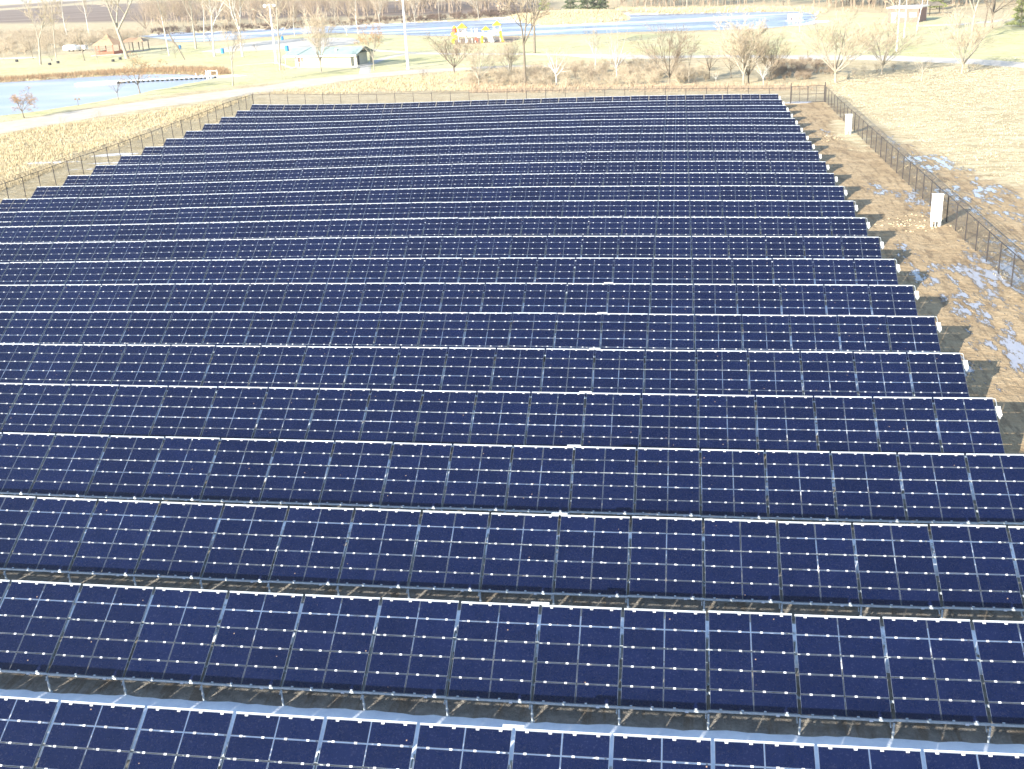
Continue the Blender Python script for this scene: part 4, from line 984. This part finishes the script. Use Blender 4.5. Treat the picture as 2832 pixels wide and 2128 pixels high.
def drum(u, v, label, mk, h=.9, r=.3, lay=False, grp=None, name='trash_barrel'):
    p_ = at(u, v); t = thing(name, label, 'barrel', (p_[0], p_[1], gq(p_[0], p_[1])), 0, grp)
    link('body', MB().tube((0, 0, 0), (0, 0, h), r, r * .96, 16).tube((0, 0, h * .33), (0, 0, h * .36), r * 1.05, r * 1.05, 16).tube((0, 0, h * .66), (0, 0, h * .69), r * 1.05, r * 1.05, 16).mesh('body', M[mk]), t)
    link('lid', MB().tube((0, 0, h), (0, 0, h + .06), r * 1.06, r * .9, 16).mesh('lid', M[mk]), t)
gb = 'blue barrels around the parking lot'; gd = 'dark fire drums on the lawn'
drum(616, 148, 'blue barrel on the lawn beside the tall forked tree', 'blue', 1.25, .45, grp=gb)
drum(781, 112, 'blue barrel at the back edge of the parking lot', 'blue', 1.15, .42, grp=gb)
drum(794, 141, 'blue barrel at the front of the parking lot, behind the building roof', 'blue', 1.3, .5, grp=gb)
drum(498, 136, 'blue barrel beside the leaning broken trunk', 'blue', 1.0, .4, grp=gb)
for (u, v, lb) in ((138, 181, 'dark drum right of the thick leftmost tree'), (161, 176, 'dark drum under the slender tree, right of the first drum'), (313, 171, 'left dark drum in front of the gazebo'), (333, 166, 'right dark drum in front of the gazebo, by the biggest tree'), (47, 172, 'lone dark drum near the left edge')):
    drum(u, v, lb, 'black', .55, .42, grp=gd, name='fire_drum')
p_ = at(511, 166)
t = thing('broken_trunk', 'leaning broken bare trunk on the lawn right of the picnic table', 'dead tree', (p_[0], p_[1], gq(p_[0], p_[1])), 0)
link('trunk', mesh_np('trunk', *tubes([[0, 0, 0, -1.4, .3, 3, .16, .15], [-1.4, .3, 3, -2.6, .5, 4.6, .22, .2], [-2.6, .5, 4.6, -4.0, .8, 7.6, .22, .1], [-2.6, .5, 4.6, -1.9, .5, 5.9, .1, .04]], 6), M['bark_mid']), t)
def table(u, v, label):
    p_ = at(u, v); t = thing('picnic_table', label, 'picnic table', (p_[0], p_[1], gq(p_[0], p_[1])), .15)
    link('table_top', MB().box((0, 0, .74), (2.2, .8, .06)).mesh('table_top', M['bark_dark']), t)
    for y in (-.75, .75): link('bench', MB().box((0, y, .45), (2.2, .28, .05)).mesh('bench', M['bark_dark']), t)
    for x in (-.8, .8): link('leg', MB().tube((x, -.7, 0), (x, .0, .72), .05, k=5).tube((x, .7, 0), (x, 0, .72), .05, k=5).box((x, 0, .42), (.08, 1.6, .08)).mesh('leg', M['bark_dark']), t)
table(455, 140, 'dark picnic table by the straight tall tree')
# floodlight poles
def flood(u, v, H, label, la):
    p_ = at(u, v); t = thing('light_pole', label, 'light pole', (p_[0], p_[1], gq(p_[0], p_[1])), la, 'white floodlight poles')
    link('pole', MB().tube((0, 0, 0), (0, 0, H), .30, .17, 12).tube((0, 0, 0), (0, 0, .25), .42, .42, 12).mesh('pole', M['pole']), t)
    link('crossarm', MB().box((0, 0, H - .3), (2.6, .16, .16)).mesh('crossarm', M['pole']), t)
    for x in (-1.1, 1.1):
        l_ = link('floodlight', MB().tube((x, 0, H - .25), (x, -.5, H - .45), .22, .42, 12).mesh('floodlight', M['zinc']), t)
        link('lens', MB().tube((x, -.5, H - .45), (x, -.53, H - .46), .38, .38, 12).mesh('lens', M['white']), l_)
flood(1129, 192, 14.5, 'white floodlight pole standing alone right of the restroom building', .1)
flood(765, 176, hgt(765, 176, 10), 'white floodlight pole among the trees left of the restroom building', .2)
# sign posts by the pond
p_ = at(217, 293)
t = thing('sign_post', 'tiny dark signs on a post at the near bank of the pond', 'sign', (p_[0], p_[1], gq(p_[0], p_[1])))
link('post', MB().tube((0, 0, 0), (0, 0, 1.1), .04, k=6).mesh('post', M['bark_dark']), t)
for x in (-.35, .35): link('sign_board', MB().box((x, 0, 1.15), (.4, .04, .3)).mesh('sign_board', M['bark_dark']), t)
# floating dock
a = at(595, 217, WATER); b = at(330, 231, WATER); c_ = at(212, 238, WATER)
t = thing('floating_dock', 'long white floating dock with a wider end reaching into the pond', 'dock', (a[0], a[1], WATER))
def seg(p0, p1, wd, z0, z1, b_, mi=0):
    d = (p1 - p0)[:2]; L_ = math.hypot(*d); m2 = ((p0 + p1) / 2 - a)[:2]; b_.box((m2[0], m2[1], (z0 + z1) / 2), (L_, wd, z1 - z0), mi, rz=math.atan2(d[1], d[0]))
bb = MB(); N_ = 20
for i in range(N_): seg(a + (b - a) * (i + .03) / N_, a + (b - a) * (i + .97) / N_, 1.5, .42, .56, bb)
link('deck', bb.mesh('deck', M['white']), t)
bb = MB()
for i in range(N_ + 1): seg(a + (b - a) * (i - .13) / N_, a + (b - a) * (i + .13) / N_, 1.25, -.05, .41, bb)
link('float', bb.mesh('float', M['black']), t)
bb = MB(); seg(b, c_, 3.2, .40, .58, bb); link('platform', bb.mesh('platform', M['white']), t)
bb = MB(); seg(b + (c_ - b) * .02, b + (c_ - b) * .98, 2.9, -.05, .39, bb); link('float', bb.mesh('float', M['zinc']), t)
p_ = at(582, 214); zz = gq(p_[0], p_[1])
t = thing('dock_gate', 'white railed gate frame at the shore end of the dock', 'gate', (p_[0], p_[1], zz), -.1)
for x in (-3.4, -.9, -.4, .1, 1.7): link('post', MB().tube((x, 0, -.4), (x, 0, 2.4 if x > -1 else 1.9), .09, k=6).mesh('post', M['white']), t)
link('rail', MB().tube((.1, 0, 2.3), (1.7, 0, 2.2), .06, k=6).tube((.1, 0, 1.2), (1.7, 0, 1.2), .06, k=6).tube((-.9, 0, 2.0), (.1, 0, 2.3), .05, k=6).mesh('rail', M['white']), t)
# boat house on the blue lake
p_ = at(2198, 54); t = thing('boathouse', 'small white boathouse at the snowy right corner of the lake', 'boathouse', (p_[0], p_[1], WATER + .1), -.05); t.scale = (.55, .55, .6)
hh = 3.2; ww = hgt(2198, 54, 54 - 33 * .9) * .95
link('wall', MB().box((0, 0, 1.0), (7, 3.4, 2.0)).mesh('wall', M['white']), t)
link('roof', MB().add([(-3.9, -2.1, 2.0), (3.9, -2.1, 2.0), (3.9, 2.1, 2.0), (-3.9, 2.1, 2.0), (-3.3, 0, 3.0), (3.3, 0, 3.0)], [(0, 1, 5, 4), (1, 2, 5), (2, 3, 4, 5), (3, 0, 4), (3, 2, 1, 0)]).mesh('roof', M['white']), t)
for x in (-1.8, .6, 2.2): link('doorway', MB().box((x, -1.72, .85), (.8, .05, 1.5)).mesh('doorway', M['window']), t)
link('deck', MB().box((0, -.4, -.05), (9, 5.5, .2)).mesh('deck', M['white']), t)
# pavilion behind the brick building
p_ = at(2566, 41); t = thing('pavilion', 'small dark open pavilion behind the brick building at its right', 'shelter', (p_[0], p_[1], gq(p_[0], p_[1])), 0)
link('roof', MB().add([(-4, -2.5, 2.4), (4, -2.5, 2.4), (4, 2.5, 2.4), (-4, 2.5, 2.4), (-2.5, 0, 3.4), (2.5, 0, 3.4)], [(0, 1, 5, 4), (1, 2, 5), (2, 3, 4, 5), (3, 0, 4), (3, 2, 1, 0)]).mesh('roof', M['bark_mid']), t)
for x in (-3.5, 0, 3.5):
    for y in (-2.2, 2.2): link('post', MB().box((x, y, 1.2), (.25, .25, 2.4)).mesh('post', M['bark_dark']), t)
# playground
pc = at(1325, 118); Q0 = at(1255, 117); sc_ = 1.0
def wx(u): return (at(u, 118) - pc)[0]
drape('playground_mulch', poly([(1238, 122), (1300, 122), (1420, 119), (1450, 104), (1400, 101), (1260, 108)]), M['mulch'], .07)
pg = thing('playground', 'white playground climbing structure with yellow roofs, panels and slides', 'playground', (pc[0], pc[1], gq(pc[0], pc[1])), 0)
def H_(v): return hgt(1325, 118, v)
def tower(x, y, w_, hd, hp, hr, roofm='yellow'):
    for sx_ in (-1, 1):
        for sy_ in (-1, 1): link('post', MB().tube((x + sx_ * w_ / 2, y + sy_ * w_ / 2, 0), (x + sx_ * w_ / 2, y + sy_ * w_ / 2, hp), .11, k=8).mesh('post', M['white']), pg)
    link('deck', MB().box((x, y, hd), (w_, w_, .12)).mesh('deck', M['white']), pg)
    r_ = MB(); r_.cone((x, y, hp), w_ * .95, hr, 4, rot=PI / 4); r_.box((x, y, hp - .06), (w_ * 1.3, w_ * 1.3, .1)); link('roof', r_.mesh('roof', M[roofm]), pg)
    link('panel', MB().box((x, y - w_ / 2, hd + .5), (w_ * .9, .07, .9)).mesh('panel', M['white']), pg)
tower(wx(1285), 0, 2.0, 1.9, H_(75), H_(62) - H_(75))
tower(wx(1344), 0, 1.6, 1.5, H_(83), H_(73) - H_(83))
tower(wx(1372), .6, 1.7, 2.2, H_(72), H_(60) - H_(72))
for x in (wx(1308), wx(1316), wx(1322)): link('post', MB().tube((x, 0, 0), (x, 0, H_(78)), .13, k=8).mesh('post', M['white']), pg)
for x, w_, z, h in ((wx(1305), 1.4, 2.2, 1.2), (wx(1330), 1.5, 1.9, 1.2), (wx(1360), 1.8, 2.5, 1.1), (wx(1355), 1.2, 1.2, 1.6), (wx(1290), 1.1, 3.0, .8)):
    link('panel', MB().box((x, -.9, z), (w_, .08, h)).mesh('panel', M['white']), pg)
link('bridge', MB().box((wx(1318), 0, 1.6), (3.6, 1.1, .12)).box((wx(1318), -.55, 2.1), (3.6, .05, .7)).mesh('bridge', M['white']), pg)
xs_ = wx(1266); spir = [(xs_ + .75 * math.cos(a), .75 * math.sin(a) - .3, 3.4 - 3.1 * a / 11) for a in np.linspace(0, 11, 26)]
link('spiral_slide', MB().path(spir, .32, 8).mesh('spiral_slide', M['yellow']), pg)
link('tower_cap', MB().tube((xs_, -.3, 3.0), (xs_, -.3, 4.0), .55, .55, 10).mesh('tower_cap', M['red']), pg)
link('dome', MB().tube((xs_, -.3, 4.0), (xs_, -.3, 4.5), .62, .2, 10).mesh('dome', M['yellow']), pg)
link('slide', MB().path([(wx(1335), -.9, 1.6), (wx(1336), -2.2, .8), (wx(1338), -3.2, .3)], .38, 8).mesh('slide', M['yellow']), pg)
for x in (wx(1350), wx(1355)): link('slide', MB().path([(x, -.9, 2.2), (x + .8, -2.6, 1.0), (x + 1.2, -3.6, .3)], .28, 8).mesh('slide', M['white']), pg)
link('slide', MB().path([(wx(1378), 0, 2.4), (wx(1382), -.8, 2.6), (wx(1384), -2, 1.5), (wx(1392), -3.6, .3)], .35, 8).mesh('slide', M['yellow']), pg)
link('ladder', MB().path([(wx(1323), -.8, 0), (wx(1323), -.6, 2.3)], .1, 6).box((wx(1320), -.7, 1.0), (.9, .1, .9)).mesh('ladder', M['red']), pg)

# ------------------------------------------------------------------ air
hz = MB().box((0, 4500, (60 + G - 4) / 2), (19000, 16000, 60 - (G - 4))).mesh('haze', bpy.data.materials.new('haze'))
hm = hz.materials[0]; hm.use_nodes = True; ht = hm.node_tree; ht.nodes.remove(ht.nodes['Principled BSDF'])
pv = ht.nodes.new('ShaderNodeVolumePrincipled'); pv.inputs['Color'].default_value = (1, 0.97, 0.95, 1); pv.inputs['Density'].default_value = 0.00022
pv.inputs['Anisotropy'].default_value = 0.2
ht.links.new(pv.outputs[0], ht.nodes['Material Output'].inputs['Volume'])
tag(link('haze', hz), 'pale haze in the air over the park and the far fields', 'haze', kind='stuff')
